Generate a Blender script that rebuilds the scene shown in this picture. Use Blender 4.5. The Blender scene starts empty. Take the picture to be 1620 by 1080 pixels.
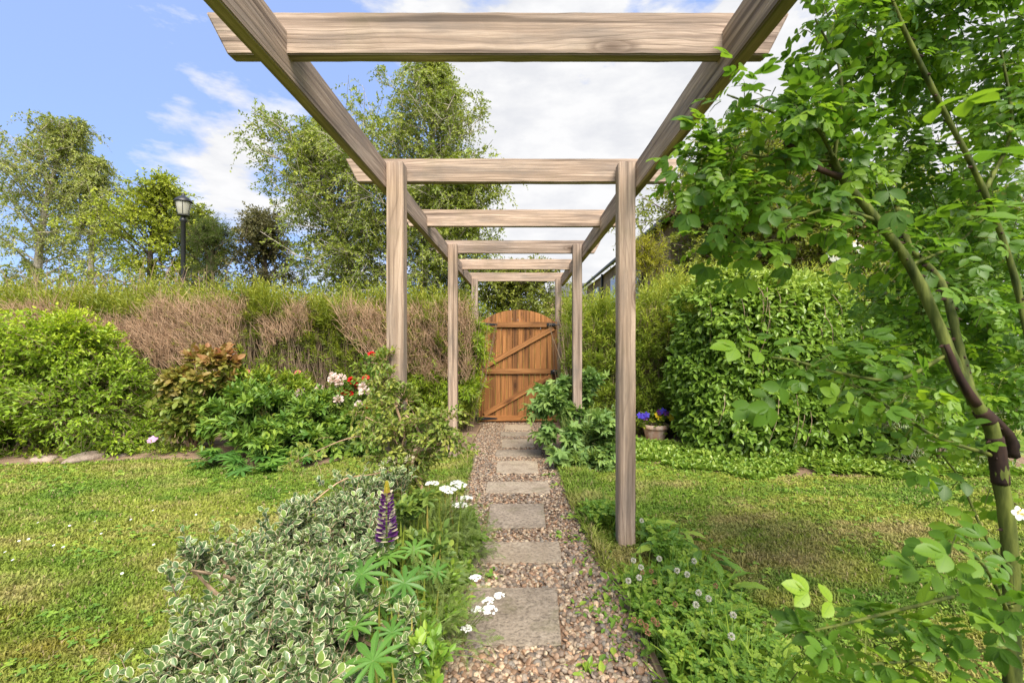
import bpy, bmesh, math, random
import numpy as np
from mathutils import Vector, Matrix

R = math.radians
random.seed(7)
rng = np.random.default_rng(11)
sc = bpy.context.scene
COL = sc.collection

# ------------------------------------------------------------------ layout
CAM_Z, F, CX, CY = 1.2, 720.0, 822.0, 537.0     # camera height, focal length (px), vanishing point (px)

def P(px, py, d):                                # picture position + distance -> point in the garden
    return np.array([(px - CX) * d / F, d, CAM_Z - (py - CY) * d / F])

def gz(y):                                       # the garden falls gently away from the camera
    return 0.11 - 0.03 * np.clip(y, -6, 8)

def G(px, py):                                   # point on the ground
    d = 1.09 / ((py - CY) / F - 0.03)
    return np.array([(px - CX) * d / F, d, gz(d)])

# ------------------------------------------------------------------ object helpers
def tag(o, label=None, cat=None, group=None, kind=None):
    if label: o['label'] = label
    if cat: o['category'] = cat
    if group: o['group'] = group
    if kind: o['kind'] = kind
    return o

def thing(name, label, cat, loc=(0, 0, 0), group=None):
    o = bpy.data.objects.new(name, None)
    o.empty_display_size = 0.1
    COL.objects.link(o)
    o.location = [float(v) for v in loc]
    return tag(o, label, cat, group)

def link(name, me, mat, parent=None, world=True):
    o = bpy.data.objects.new(name, me)
    COL.objects.link(o)
    if mat is not None and not me.materials: me.materials.append(mat)
    if parent is not None:
        o.parent = parent
        if world:                                # the mesh was built in world coordinates
            o.location = -Vector(parent.location)
    return o

def mesh_np(name, V, loops, sizes, attr=None, smooth=False, colname='col'):
    me = bpy.data.meshes.new(name)
    V = np.ascontiguousarray(V, dtype=np.float32)
    loops = np.ascontiguousarray(loops, dtype=np.int32)
    sizes = np.asarray(sizes, dtype=np.int32)
    me.vertices.add(len(V)); me.vertices.foreach_set('co', V.ravel())
    me.loops.add(len(loops)); me.loops.foreach_set('vertex_index', loops)
    me.polygons.add(len(sizes))
    starts = np.zeros(len(sizes), dtype=np.int32); starts[1:] = np.cumsum(sizes)[:-1]
    me.polygons.foreach_set('loop_start', starts)
    me.polygons.foreach_set('use_smooth', np.full(len(sizes), smooth, dtype=bool))
    if attr is not None:
        a = me.attributes.new(colname, 'FLOAT_COLOR', 'POINT')
        a.data.foreach_set('color', np.ascontiguousarray(attr, dtype=np.float32).ravel())
    me.update(calc_edges=True)
    return me

def join_np(parts):
    """parts: list of (V, loops, sizes, attr)"""
    Vs, Ls, Ss, As, off = [], [], [], [], 0
    for V, l, s, a in parts:
        Vs.append(V); Ls.append(np.asarray(l) + off); Ss.append(np.asarray(s)); As.append(a); off += len(V)
    return np.concatenate(Vs), np.concatenate(Ls), np.concatenate(Ss), np.concatenate(As)

def bm_obj(name, bm, mat, parent=None, smooth=False, world=True):
    me = bpy.data.meshes.new(name)
    bm.normal_update()
    bm.to_mesh(me); bm.free()
    for p in me.polygons: p.use_smooth = smooth
    return link(name, me, mat, parent, world)

def norm(a):
    return a / np.maximum(np.linalg.norm(a, axis=-1, keepdims=True), 1e-9)

def hashn(ix, iy, s):
    h = np.sin(ix * 127.1 + iy * 311.7 + s * 74.7) * 43758.5453
    return h - np.floor(h)

def vnoise(x, y, s=0):
    ix, iy = np.floor(x), np.floor(y)
    fx, fy = x - ix, y - iy
    fx = fx * fx * (3 - 2 * fx); fy = fy * fy * (3 - 2 * fy)
    a, b = hashn(ix, iy, s), hashn(ix + 1, iy, s)
    c, d = hashn(ix, iy + 1, s), hashn(ix + 1, iy + 1, s)
    return (a * (1 - fx) + b * fx) * (1 - fy) + (c * (1 - fx) + d * fx) * fy

def fbm(x, y, s=0, o=4):
    t, a, n = 0, 0.5, 0
    for i in range(o):
        t = t + a * vnoise(x * 2**i, y * 2**i, s + i * 3.1); n += a; a *= 0.5
    return t / n

# ------------------------------------------------------------------ materials
def new_mat(name):
    m = bpy.data.materials.new(name); m.use_nodes = True
    nt = m.node_tree; nt.nodes.clear()
    return m, nt

def N(nt, t, **kw):
    n = nt.nodes.new(t)
    for k, v in kw.items(): setattr(n, k, v)
    return n

def setin(n, **kw):
    for k, v in kw.items():
        n.inputs[k.replace('_', ' ')].default_value = v

def ramp(nt, stops, fac=None, interp='LINEAR'):
    r = N(nt, 'ShaderNodeValToRGB'); r.color_ramp.interpolation = interp
    e = r.color_ramp.elements
    while len(e) < len(stops): e.new(0.5)
    for k, (p, c) in enumerate(stops):
        e[k].position = p; e[k].color = (c[0], c[1], c[2], 1) if len(c) == 3 else c
    if fac is not None: nt.links.new(fac, r.inputs['Fac'])
    return r

def mixc(nt, a, b, fac, mode='MIX'):
    m = N(nt, 'ShaderNodeMix', data_type='RGBA', blend_type=mode)
    for sock, v in ((m.inputs[0], fac), (m.inputs[6], a), (m.inputs[7], b)):
        if hasattr(v, 'is_output'): nt.links.new(v, sock)
        elif isinstance(v, (int, float)): sock.default_value = v
        else: sock.default_value = (*v[:3], 1)
    return m.outputs[2]

def principled(nt, col, rough=0.6, spec=0.3, normal=None):
    b = N(nt, 'ShaderNodeBsdfPrincipled')
    if hasattr(col, 'is_output'): nt.links.new(col, b.inputs['Base Color'])
    else: b.inputs['Base Color'].default_value = (*col[:3], 1)
    b.inputs['Roughness'].default_value = rough
    b.inputs['Specular IOR Level'].default_value = spec
    if normal is not None: nt.links.new(normal, b.inputs['Normal'])
    return b

def out(nt, sh):
    o = N(nt, 'ShaderNodeOutputMaterial'); nt.links.new(sh, o.inputs['Surface'])

def bump(nt, h, strength=0.3, dist=0.01):
    b = N(nt, 'ShaderNodeBump'); b.inputs['Strength'].default_value = strength
    b.inputs['Distance'].default_value = dist
    nt.links.new(h, b.inputs['Height'])
    return b.outputs['Normal']

def noise(nt, vec, scale, detail=4, rough=0.55):
    n = N(nt, 'ShaderNodeTexNoise'); setin(n, Scale=scale, Detail=detail, Roughness=rough)
    if vec is not None: nt.links.new(vec, n.inputs['Vector'])
    return n.outputs['Fac']

def leaf_mat(name, stops, rough=0.45, trans=0.35, spec=0.35, edge=None, edge_at=0.62, rib=None, tcol=1.25, gain=(1.72, 1.34, 1.3)):
    """stops: colour ramp over the leaf's own random value. edge: colour of a pale leaf margin."""
    stops = [(p, [min(.85, v * g) for v, g in zip(c_, gain)]) for p, c_ in stops]
    m, nt = new_mat(name)
    a = N(nt, 'ShaderNodeAttribute', attribute_name='col')
    s = N(nt, 'ShaderNodeSeparateColor'); nt.links.new(a.outputs['Color'], s.inputs[0])
    c = ramp(nt, stops, s.outputs[0]).outputs[0]
    if rib is not None:
        f = N(nt, 'ShaderNodeMapRange'); setin(f, From_Min=0.1, From_Max=0.0, To_Min=0.0, To_Max=0.55)
        nt.links.new(s.outputs[1], f.inputs['Value'])
        c = mixc(nt, c, rib, f.outputs[0])
        vm = N(nt, 'ShaderNodeMath', operation='MULTIPLY_ADD'); vm.inputs[1].default_value = -.16; nt.links.new(s.outputs[1], vm.inputs[0]); nt.links.new(s.outputs[2], vm.inputs[2])
        vf = N(nt, 'ShaderNodeMath', operation='PINGPONG'); vf.inputs[1].default_value = .07; nt.links.new(vm.outputs[0], vf.inputs[0])
        vr = N(nt, 'ShaderNodeMapRange'); setin(vr, From_Min=0.0, From_Max=0.022, To_Min=0.30, To_Max=0.0); nt.links.new(vf.outputs[0], vr.inputs['Value'])
        c = mixc(nt, c, rib, vr.outputs[0])
        tcb = N(nt, 'ShaderNodeTexCoord'); bl_ = ramp(nt, [(.66, (0, 0, 0)), (.74, (.65, .65, .65))], noise(nt, tcb.outputs['Object'], 45, 3)).outputs[0]
        c = mixc(nt, c, (.20, .15, .035), bl_)
    if edge is not None:
        tc = N(nt, 'ShaderNodeTexCoord')
        n = noise(nt, tc.outputs['Object'], 120, 2)
        ad = N(nt, 'ShaderNodeMath', operation='MULTIPLY_ADD'); ad.inputs[1].default_value = 0.5; 
        nt.links.new(n, ad.inputs[0]); nt.links.new(s.outputs[1], ad.inputs[2])
        f = N(nt, 'ShaderNodeMapRange'); setin(f, From_Min=edge_at + 0.2, From_Max=edge_at + 0.3)
        nt.links.new(ad.outputs[0], f.inputs['Value'])
        c = mixc(nt, c, edge, f.outputs[0])
    b = principled(nt, c, rough, spec)
    t = N(nt, 'ShaderNodeBsdfTranslucent')
    tint = mixc(nt, c, (tcol, tcol * 1.0, tcol * 0.55), 1.0, 'MULTIPLY')
    nt.links.new(tint, t.inputs['Color'])
    mx = N(nt, 'ShaderNodeMixShader'); mx.inputs[0].default_value = trans
    nt.links.new(b.outputs[0], mx.inputs[1]); nt.links.new(t.outputs[0], mx.inputs[2])
    out(nt, mx.outputs[0])
    return m

def bark_mat(name, a, b, scale=30, rough=0.85, stretch=0.25):
    m, nt = new_mat(name)
    tc = N(nt, 'ShaderNodeTexCoord')
    mp = N(nt, 'ShaderNodeMapping'); mp.inputs['Scale'].default_value = (1, 1, stretch)
    nt.links.new(tc.outputs['Object'], mp.inputs['Vector'])
    n = noise(nt, mp.outputs[0], scale, 5)
    c = ramp(nt, [(0.35, a), (0.65, b)], n).outputs[0]
    out(nt, principled(nt, c, rough, 0.2, bump(nt, n, 0.5, 0.01)).outputs[0])
    return m

def plain_mat(name, col, rough=0.5, spec=0.4, metal=0.0, var=0.15, scale=8):
    m, nt = new_mat(name)
    tc = N(nt, 'ShaderNodeTexCoord')
    n = noise(nt, tc.outputs['Object'], scale, 5)
    lo = [v * (1 - var) for v in col]; hi = [min(1, v * (1 + var)) for v in col]
    c = ramp(nt, [(0.3, lo), (0.7, hi)], n).outputs[0]
    b = principled(nt, c, rough, spec, bump(nt, n, 0.1, 0.004)); b.inputs['Metallic'].default_value = metal
    out(nt, b.outputs[0])
    return m

def wood_mat(name, light, mid, dark, stain, green=0.35, rough=0.8, attr=False, ring=19.0, line=0.45, weather=0.6):
    """sawn timber, grain along local X"""
    m, nt = new_mat(name)
    tc = N(nt, 'ShaderNodeTexCoord'); oi = N(nt, 'ShaderNodeObjectInfo')
    off = N(nt, 'ShaderNodeVectorMath', operation='SCALE'); off.inputs[0].default_value = (7.3, 1.9, 2.7)
    nt.links.new(oi.outputs['Random'], off.inputs['Scale'])
    add = N(nt, 'ShaderNodeVectorMath', operation='ADD')
    nt.links.new(tc.outputs['Object'], add.inputs[0]); nt.links.new(off.outputs[0], add.inputs[1])
    base = add.outputs[0]
    if attr:                                        # every board its own piece of wood
        a = N(nt, 'ShaderNodeAttribute', attribute_name='col')
        sa = N(nt, 'ShaderNodeSeparateColor'); nt.links.new(a.outputs['Color'], sa.inputs[0])
        o2 = N(nt, 'ShaderNodeVectorMath', operation='SCALE'); o2.inputs[0].default_value = (9.1, 3.7, 5.3)
        nt.links.new(sa.outputs[0], o2.inputs['Scale'])
        ad2 = N(nt, 'ShaderNodeVectorMath', operation='ADD')
        nt.links.new(base, ad2.inputs[0]); nt.links.new(o2.outputs[0], ad2.inputs[1]); base = ad2.outputs[0]
    # large lazy distortion so that the growth rings run out as cathedrals
    mp = N(nt, 'ShaderNodeMapping'); mp.inputs['Scale'].default_value = (0.5, 2.6, 2.6)
    nt.links.new(base, mp.inputs['Vector'])
    dn = N(nt, 'ShaderNodeTexNoise'); setin(dn, Scale=1.7, Detail=2.0); nt.links.new(mp.outputs[0], dn.inputs['Vector'])
    sub = N(nt, 'ShaderNodeVectorMath', operation='MULTIPLY_ADD')
    sub.inputs[1].default_value = (0.0, 0.17, 0.17)
    nt.links.new(dn.outputs['Color'], sub.inputs[0]); 
    mp2 = N(nt, 'ShaderNodeMapping'); mp2.inputs['Scale'].default_value = (0.04, 1, 1)
    nt.links.new(base, mp2.inputs['Vector']); nt.links.new(mp2.outputs[0], sub.inputs[2])
    wv = N(nt, 'ShaderNodeTexWave', wave_type='RINGS', rings_direction='X', wave_profile='SAW')
    setin(wv, Scale=ring, Distortion=0.9, Detail=3.0, Detail_Scale=1.6, Detail_Roughness=.6)
    nt.links.new(sub.outputs[0], wv.inputs['Vector'])
    mp3 = N(nt, 'ShaderNodeMapping'); mp3.inputs['Scale'].default_value = (1.6, 60, 60)
    nt.links.new(base, mp3.inputs['Vector'])
    fib = noise(nt, mp3.outputs[0], 1.0, 5, 0.65)
    mp4 = N(nt, 'ShaderNodeMapping'); mp4.inputs['Scale'].default_value = (2.6, 13, 13)
    nt.links.new(base, mp4.inputs['Vector'])
    big = noise(nt, mp4.outputs[0], 1.0, 5, 0.6)
    c = ramp(nt, [(0.36, [v * .8 for v in mid]), (0.48, mid), (0.60, light)], fib).outputs[0]
    lines = ramp(nt, [(0.0, (1, 1, 1)), (0.06, (0.7, 0.7, 0.7)), (0.2, (0.12, 0.12, 0.12)), (0.55, (0, 0, 0)), (0.9, (0.3, 0.3, 0.3)), (1.0, (0.9, 0.9, 0.9))], wv.outputs['Fac'])
    lf = N(nt, 'ShaderNodeMath', operation='MULTIPLY'); lf.inputs[1].default_value = line
    ms = N(nt, 'ShaderNodeMapping'); ms.inputs['Scale'].default_value = (1.1, 16, 16); nt.links.new(base, ms.inputs['Vector'])
    lm = ramp(nt, [(.36, (.05, .05, .05)), (.62, (1, 1, 1))], noise(nt, ms.outputs[0], 1.0, 3))
    lmx = N(nt, 'ShaderNodeMath', operation='MULTIPLY'); nt.links.new(lines.outputs[0], lmx.inputs[0]); nt.links.new(lm.outputs[0], lmx.inputs[1])
    nt.links.new(lmx.outputs[0], lf.inputs[0])
    c = mixc(nt, c, dark, lf.outputs[0])
    sf = ramp(nt, [(0.46, (0, 0, 0)), (0.68, (weather, weather, weather))], big).outputs[0]
    c = mixc(nt, c, stain, sf)
    # drying cracks and dirt held in the grain
    mc = N(nt, 'ShaderNodeMapping'); mc.inputs['Scale'].default_value = (0.9, 34, 34); nt.links.new(base, mc.inputs['Vector'])
    ck = ramp(nt, [(.58, (0, 0, 0)), (.68, (.7, .7, .7))], noise(nt, mc.outputs[0], 1.0, 2, .4)).outputs[0]
    c = mixc(nt, c, [v * .55 for v in dark], ck)
    # knots
    vo = N(nt, 'ShaderNodeTexVoronoi', feature='F1'); setin(vo, Scale=1.0)
    mp5 = N(nt, 'ShaderNodeMapping'); mp5.inputs['Scale'].default_value = (1.9, 5.5, 5.5)
    nt.links.new(base, mp5.inputs['Vector']); nt.links.new(mp5.outputs[0], vo.inputs['Vector'])
    kn = ramp(nt, [(0.08, (1, 1, 1)), (0.13, (0.35, 0.35, 0.35)), (0.15, (0.65, 0.65, 0.65)), (0.20, (0.15, 0.15, 0.15)), (0.26, (0, 0, 0))], vo.outputs['Distance']).outputs[0]
    c = mixc(nt, c, dark, kn)
    tone = ramp(nt, [(0.0, (.80, .80, .82)), (.5, (1.0, .98, .96)), (1.0, (1.08, 1.03, .98))], oi.outputs['Random']).outputs[0]
    c = mixc(nt, c, tone, 1.0, 'MULTIPLY')
    if green > 0:                                   # algae
        gn = noise(nt, tc.outputs['Object'], 3.0, 4)
        ge = N(nt, 'ShaderNodeNewGeometry'); gs = N(nt, 'ShaderNodeSeparateXYZ'); nt.links.new(ge.outputs['Normal'], gs.inputs[0])
        gm = N(nt, 'ShaderNodeMapRange'); setin(gm, From_Min=-0.2, From_Max=-0.9, To_Min=0.0, To_Max=0.3)
        nt.links.new(gs.outputs[2], gm.inputs['Value'])
        gsum = N(nt, 'ShaderNodeMath', operation='ADD'); nt.links.new(gn, gsum.inputs[0]); nt.links.new(gm.outputs[0], gsum.inputs[1])
        gf = ramp(nt, [(0.6, (0, 0, 0)), (0.85, (green, green, green))], gsum.outputs[0]).outputs[0]
        c = mixc(nt, c, (0.10, 0.105, 0.035), gf)
    if attr:
        v = ramp(nt, [(0.0, (0.62, 0.60, 0.58)), (1.0, (1.35, 1.3, 1.2))], sa.outputs[0]).outputs[0]
        c = mixc(nt, c, v, 1.0, 'MULTIPLY')
    hm = N(nt, 'ShaderNodeMath', operation='SUBTRACT'); nt.links.new(fib, hm.inputs[0]); nt.links.new(lf.outputs[0], hm.inputs[1])
    out(nt, principled(nt, c, rough, 0.25, bump(nt, hm.outputs[0], 0.55, 0.004)).outputs[0])
    return m

def attr_mat(name, rough=0.9, spec=0.15, trans=0.0, bscale=60, bstr=0.3, mul=None):
    m, nt = new_mat(name)
    a = N(nt, 'ShaderNodeAttribute', attribute_name='col')
    tc = N(nt, 'ShaderNodeTexCoord')
    n = noise(nt, tc.outputs['Object'], bscale, 4)
    v = ramp(nt, [(0.3, (0.75, 0.75, 0.75)), (0.7, (1.2, 1.2, 1.2))], n).outputs[0]
    c = mixc(nt, a.outputs['Color'], v, 1.0, 'MULTIPLY')
    b = principled(nt, c, rough, spec, bump(nt, n, bstr, 0.01))
    if trans:
        t = N(nt, 'ShaderNodeBsdfTranslucent'); nt.links.new(c, t.inputs['Color'])
        mx = N(nt, 'ShaderNodeMixShader'); mx.inputs[0].default_value = trans
        nt.links.new(b.outputs[0], mx.inputs[1]); nt.links.new(t.outputs[0], mx.inputs[2])
        out(nt, mx.outputs[0])
    else: out(nt, b.outputs[0])
    return m

M_WOOD = wood_mat('weathered_timber', (0.485, 0.37, 0.28), (0.335, 0.245, 0.18), (0.115, 0.076, 0.052), (0.165, 0.14, 0.12))
M_GATE = wood_mat('stained_gate_timber', (0.37, 0.182, 0.068), (0.255, 0.115, 0.041), (0.09, 0.038, 0.014), (0.21, 0.10, 0.038), green=0, rough=0.6, attr=True, ring=15, line=0.5, weather=0.6)
M_EDGE = wood_mat('edging_timber', (0.36, 0.26, 0.17), (0.26, 0.18, 0.11), (0.12, 0.08, 0.05), (0.12, 0.11, 0.05), weather=0.8)
M_IRON = plain_mat('black_iron', (0.018, 0.018, 0.02), 0.45, 0.5)
M_NAIL = plain_mat('rusty_nail', (0.03, 0.022, 0.018), 0.7, 0.3)
M_TWIG = bark_mat('twig_brown', (0.17, 0.115, 0.07), (0.34, 0.25, 0.16))
M_TWIGR = bark_mat('twig_red_brown', (0.31, 0.185, 0.105), (0.52, 0.355, 0.225))
M_STEM = bark_mat('green_stem', (0.09, 0.13, 0.025), (0.16, 0.21, 0.05))
M_CANE = bark_mat('rose_cane', (0.03, 0.042, 0.009), (0.13, 0.15, 0.03), 45, .8, .18)
M_CANED = bark_mat('dead_cane', (0.014, 0.008, 0.007), (0.06, 0.032, 0.022), 22)
M_BIRCH = bark_mat('birch_bark', (0.22, 0.18, 0.14), (0.52, 0.46, 0.38), 9, 0.8, 2.0)
M_BARK = bark_mat('brown_bark', (0.07, 0.055, 0.04), (0.16, 0.12, 0.09), 12)
M_SOIL = None

# ------------------------------------------------------------------ leaf templates: (verts, faces, edge value per vert, t per vert)
def T(verts, faces, edge, t):
    loops = np.array([i for f in faces for i in f], dtype=np.int64)
    sizes = np.array([len(f) for f in faces], dtype=np.int64)
    return dict(v=np.array(verts, float), loops=loops, sizes=sizes, edge=np.array(edge, float), t=np.array(t, float))

def t_simple(w=0.25, fold=0.08, at=0.42, curl=0.08):
    return T([(0, 0, 0), (w, at, fold), (0, 1, -curl), (-w, at, fold)], [(0, 1, 2), (0, 2, 3)], [0, 1, 0.3, 1], [0, .45, 1, .45])

def t_ovate(w=0.28, fold=0.1, curl=0.15, ts=(0.0, 0.12, 0.35, 0.62, 0.85, 1.0), peak=0.42, wav=0.0):
    verts, edge, tt, rows = [], [], [], []
    for i, t in enumerate(ts):
        z = -curl * t * t
        if i in (0, len(ts) - 1):
            rows.append([len(verts)]); verts.append((0, t, z)); edge.append(0.0 if i == 0 else 0.95); tt.append(t)
        else:
            k = (t / peak) if t < peak else (1 - t) / (1 - peak)
            h = w * math.sin(min(1, k) * math.pi / 2) ** 0.75
            r = []
            for s in (-1, 0, 1):
                r.append(len(verts)); verts.append((s * h, t, z + abs(s) * fold * h / w + (wav * (1 if i % 2 else -1) if s else 0)))
                edge.append(abs(s) * 1.0); tt.append(t)
            rows.append(r)
    faces = []
    for a, b in zip(rows[:-1], rows[1:]):
        if len(a) == 1: faces += [(a[0], b[1], b[0]), (a[0], b[2], b[1])]
        elif len(b) == 1: faces += [(a[0], a[1], b[0]), (a[1], a[2], b[0])]
        else: faces += [(a[0], a[1], b[1], b[0]), (a[1], a[2], b[2], b[1])]
    return T(verts, faces, edge, tt)

def t_join(items):
    """items: (template, origin, dir, normal, size)"""
    V, L, S, E, TT, off = [], [], [], [], [], 0
    for tm, o, d, n, s in items:
        d = np.array(d, float); d /= np.linalg.norm(d); n = np.array(n, float)
        n = n - d * n.dot(d); n /= np.linalg.norm(n); x = np.cross(d, n)
        v = np.array(o) + s * (tm['v'][:, :1] * x + tm['v'][:, 1:2] * d + tm['v'][:, 2:] * n)
        V.append(v); L.append(tm['loops'] + off); S.append(tm['sizes']); E.append(tm['edge']); TT.append(tm['t']); off += len(v)
    return dict(v=np.concatenate(V), loops=np.concatenate(L), sizes=np.concatenate(S), edge=np.concatenate(E), t=np.concatenate(TT))

def t_pinnate(leaflet, pairs=3, size=0.36, droop=0.12, ang=62):
    it = []
    rach = T([(0.006, 0, 0), (-0.006, 0, 0), (-0.004, .4, -droop * .16), (0.004, .4, -droop * .16), (0, .72, -droop * .5)], [(0, 3, 2, 1), (2, 3, 4)], [0.5] * 5, [0, 0, .4, .4, .7])
    it.append((rach, (0, 0, 0), (0, 1, 0), (0, 0, 1), 1))
    for k in range(pairs):
        y = 0.2 + 0.46 * k / max(1, pairs - 1)
        s = size * (0.78 + 0.22 * (k + 1) / pairs)
        for sg in (-1, 1):
            a = R(ang - 8 * k)
            it.append((leaflet, (0, y, -droop * y * y), (sg * math.sin(a), math.cos(a), -0.12 - 0.1 * (k % 2)), (sg * -0.12, 0, 1), s))
    it.append((leaflet, (0, 0.7, -droop * .5), (0.03, 1, -0.25), (0, 0.2, 1), size * 1.08))
    return t_join(it)

def t_palmate(leaflet, n=9, cone=0.15, full=330):
    it = []
    for k in range(n):
        a = R(-full / 2 + full * k / (n - 1))
        s = 1.0 - 0.28 * abs(k - (n - 1) / 2) / ((n - 1) / 2)
        it.append((leaflet, (0, 0, 0), (math.sin(a), math.cos(a), cone + 0.05 * ((k * 7) % 3 - 1)), (0, 0, 1), s))
    return t_join(it)

LEAF_S = t_simple(0.27)
LEAF_W = t_simple(0.085, 0.02, 0.4, 0.12)
LEAF_O = t_ovate(0.27)
LEAF_O2 = t_ovate(0.33, 0.12, 0.2, ts=(0, .2, .55, .85, 1))
LEAF_L = t_ovate(0.12, 0.05, 0.22, ts=(0, .3, .65, 1))
LEAF_R = t_ovate(0.40, 0.10, 0.12, ts=(0, .15, .45, .8, 1), peak=0.55)
LEAF_D = t_ovate(0.14, 0.05, 0.35, ts=(0, .15, .3, .45, .6, .75, .9, 1), peak=0.62, wav=0.02)
CLOVER = t_join([(LEAF_R, (0, 0, 0), (math.sin(a), math.cos(a), 0.1), (0, 0, 1), 0.6) for a in (0, R(120), R(240))])
LUPIN = t_palmate(t_ovate(0.115, 0.05, 0.2, ts=(0, .25, .6, .85, 1), peak=0.6), 10)
ANEM = t_palmate(t_ovate(0.2, 0.06, 0.25, ts=(0, .3, .6, 1), peak=0.55), 5, 0.05, 210)
ROSE = t_pinnate(t_ovate(0.29, 0.10, 0.16, ts=(0, .12, .32, .55, .8, 1), peak=0.45), 3, 0.36)
ROSE5 = t_pinnate(t_ovate(0.33, 0.08, 0.12, ts=(0, .12, .32, .55, .8, 1), peak=0.48), 2, 0.42)
FERNY = t_pinnate(t_simple(0.09, 0.02), 6, 0.24)
LOBED = t_join([(LEAF_O2, (0, 0, 0), (math.sin(R(a)), math.cos(R(a)), 0.05), (0, 0, 1), s) for a, s in ((-75, .55), (-35, .8), (0, 1), (35, .8), (75, .55))])

def leaves(pos, d, n, size, tm, rnd=None, rnd2=None, wscale=1.0):
    k, m = len(pos), len(tm['v'])
    d = norm(d); n = norm(n - d * (n * d).sum(1, keepdims=True)); x = np.cross(d, n)
    size = np.broadcast_to(np.asarray(size, float), (k,))[:, None, None]
    tv = tm['v'][None]
    V = pos[:, None, :] + size * (tv[..., 0:1] * wscale * x[:, None] + tv[..., 1:2] * d[:, None] + tv[..., 2:3] * n[:, None])
    loops = (tm['loops'][None] + (np.arange(k) * m)[:, None]).ravel()
    sizes = np.tile(tm['sizes'], k)
    if rnd is None: rnd = rng.random(k)
    if rnd2 is None: rnd2 = rng.random(k)
    A = np.empty((k, m, 4), np.float32)
    A[..., 0] = np.clip(rnd, 0, 1)[:, None]; A[..., 1] = tm['edge']; A[..., 2] = tm['t']; A[..., 3] = rnd2[:, None]
    return V.reshape(-1, 3), loops, sizes, A.reshape(-1, 4)

def sticks(a, b, r0, r1, sides=3):
    """straight tapered twigs a->b"""
    k = len(a)
    d = norm(b - a)
    ref = np.where(np.abs(d[:, 2:3]) > 0.9, np.array([[1., 0, 0]]), np.array([[0, 0, 1.]]))
    u = norm(np.cross(d, ref)); v = np.cross(d, u)
    ang = np.arange(sides) * 2 * math.pi / sides
    ring = np.cos(ang)[None, :, None] * u[:, None] + np.sin(ang)[None, :, None] * v[:, None]
    r0 = np.broadcast_to(np.asarray(r0, float), (k,))[:, None, None]; r1 = np.broadcast_to(np.asarray(r1, float), (k,))[:, None, None]
    V = np.concatenate([a[:, None] + ring * r0, b[:, None] + ring * r1], axis=1)
    f = np.array([[j, (j + 1) % sides, sides + (j + 1) % sides, sides + j] for j in range(sides)]).ravel()
    loops = (f[None] + (np.arange(k) * 2 * sides)[:, None]).ravel()
    sizes = np.full(k * sides, 4)
    A = np.repeat(np.stack([rng.random(k)] * 3 + [np.ones(k)], 1), 2 * sides, 0)
    return V.reshape(-1, 3), loops, sizes, A

def tube(pts, radii, sides=8, bumpy=0.0):
    """one bent tapered limb through points"""
    pts = np.array(pts, float); k = len(pts)
    d = np.gradient(pts, axis=0); d = norm(d)
    ref = np.array([0.3, 1.0, 0.2]); ref /= np.linalg.norm(ref)
    u = norm(np.cross(d, ref)); v = np.cross(d, u)
    ang = np.arange(sides) * 2 * math.pi / sides
    ring = np.cos(ang)[None, :, None] * u[:, None] + np.sin(ang)[None, :, None] * v[:, None]
    r = np.array(radii, float)[:, None, None] * (1 + bumpy * (rng.random((k, sides, 1)) - 0.5))
    V = (pts[:, None] + ring * r).reshape(-1, 3)
    f = []
    for i in range(k - 1):
        for j in range(sides):
            j2 = (j + 1) % sides
            f.append((i * sides + j, i * sides + j2, (i + 1) * sides + j2, (i + 1) * sides + j))
    loops = [q for t in f for q in t]; sizes = [4] * len(f)
    loops += list(range(sides))[::-1] + [(k - 1) * sides + j for j in range(sides)]; sizes += [sides, sides]
    return V, np.array(loops), np.array(sizes), np.full((len(V), 4), 0.5)

def curve(pts, n=24):
    """Catmull-Rom through pts"""
    p = np.array(pts, float); p = np.vstack([2 * p[0] - p[1], p, 2 * p[-1] - p[-2]])
    o = []
    m = len(p) - 3
    for i in range(n):
        s = i / (n - 1) * m; k = min(int(s), m - 1); t = s - k
        a, b, c, d = p[k:k + 4]
        o.append(0.5 * (2 * b + (c - a) * t + (2 * a - 5 * b + 4 * c - d) * t**2 + (3 * b - a - 3 * c + d) * t**3))
    return np.array(o)

UP = np.array([0, 0, 1.0])

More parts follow.
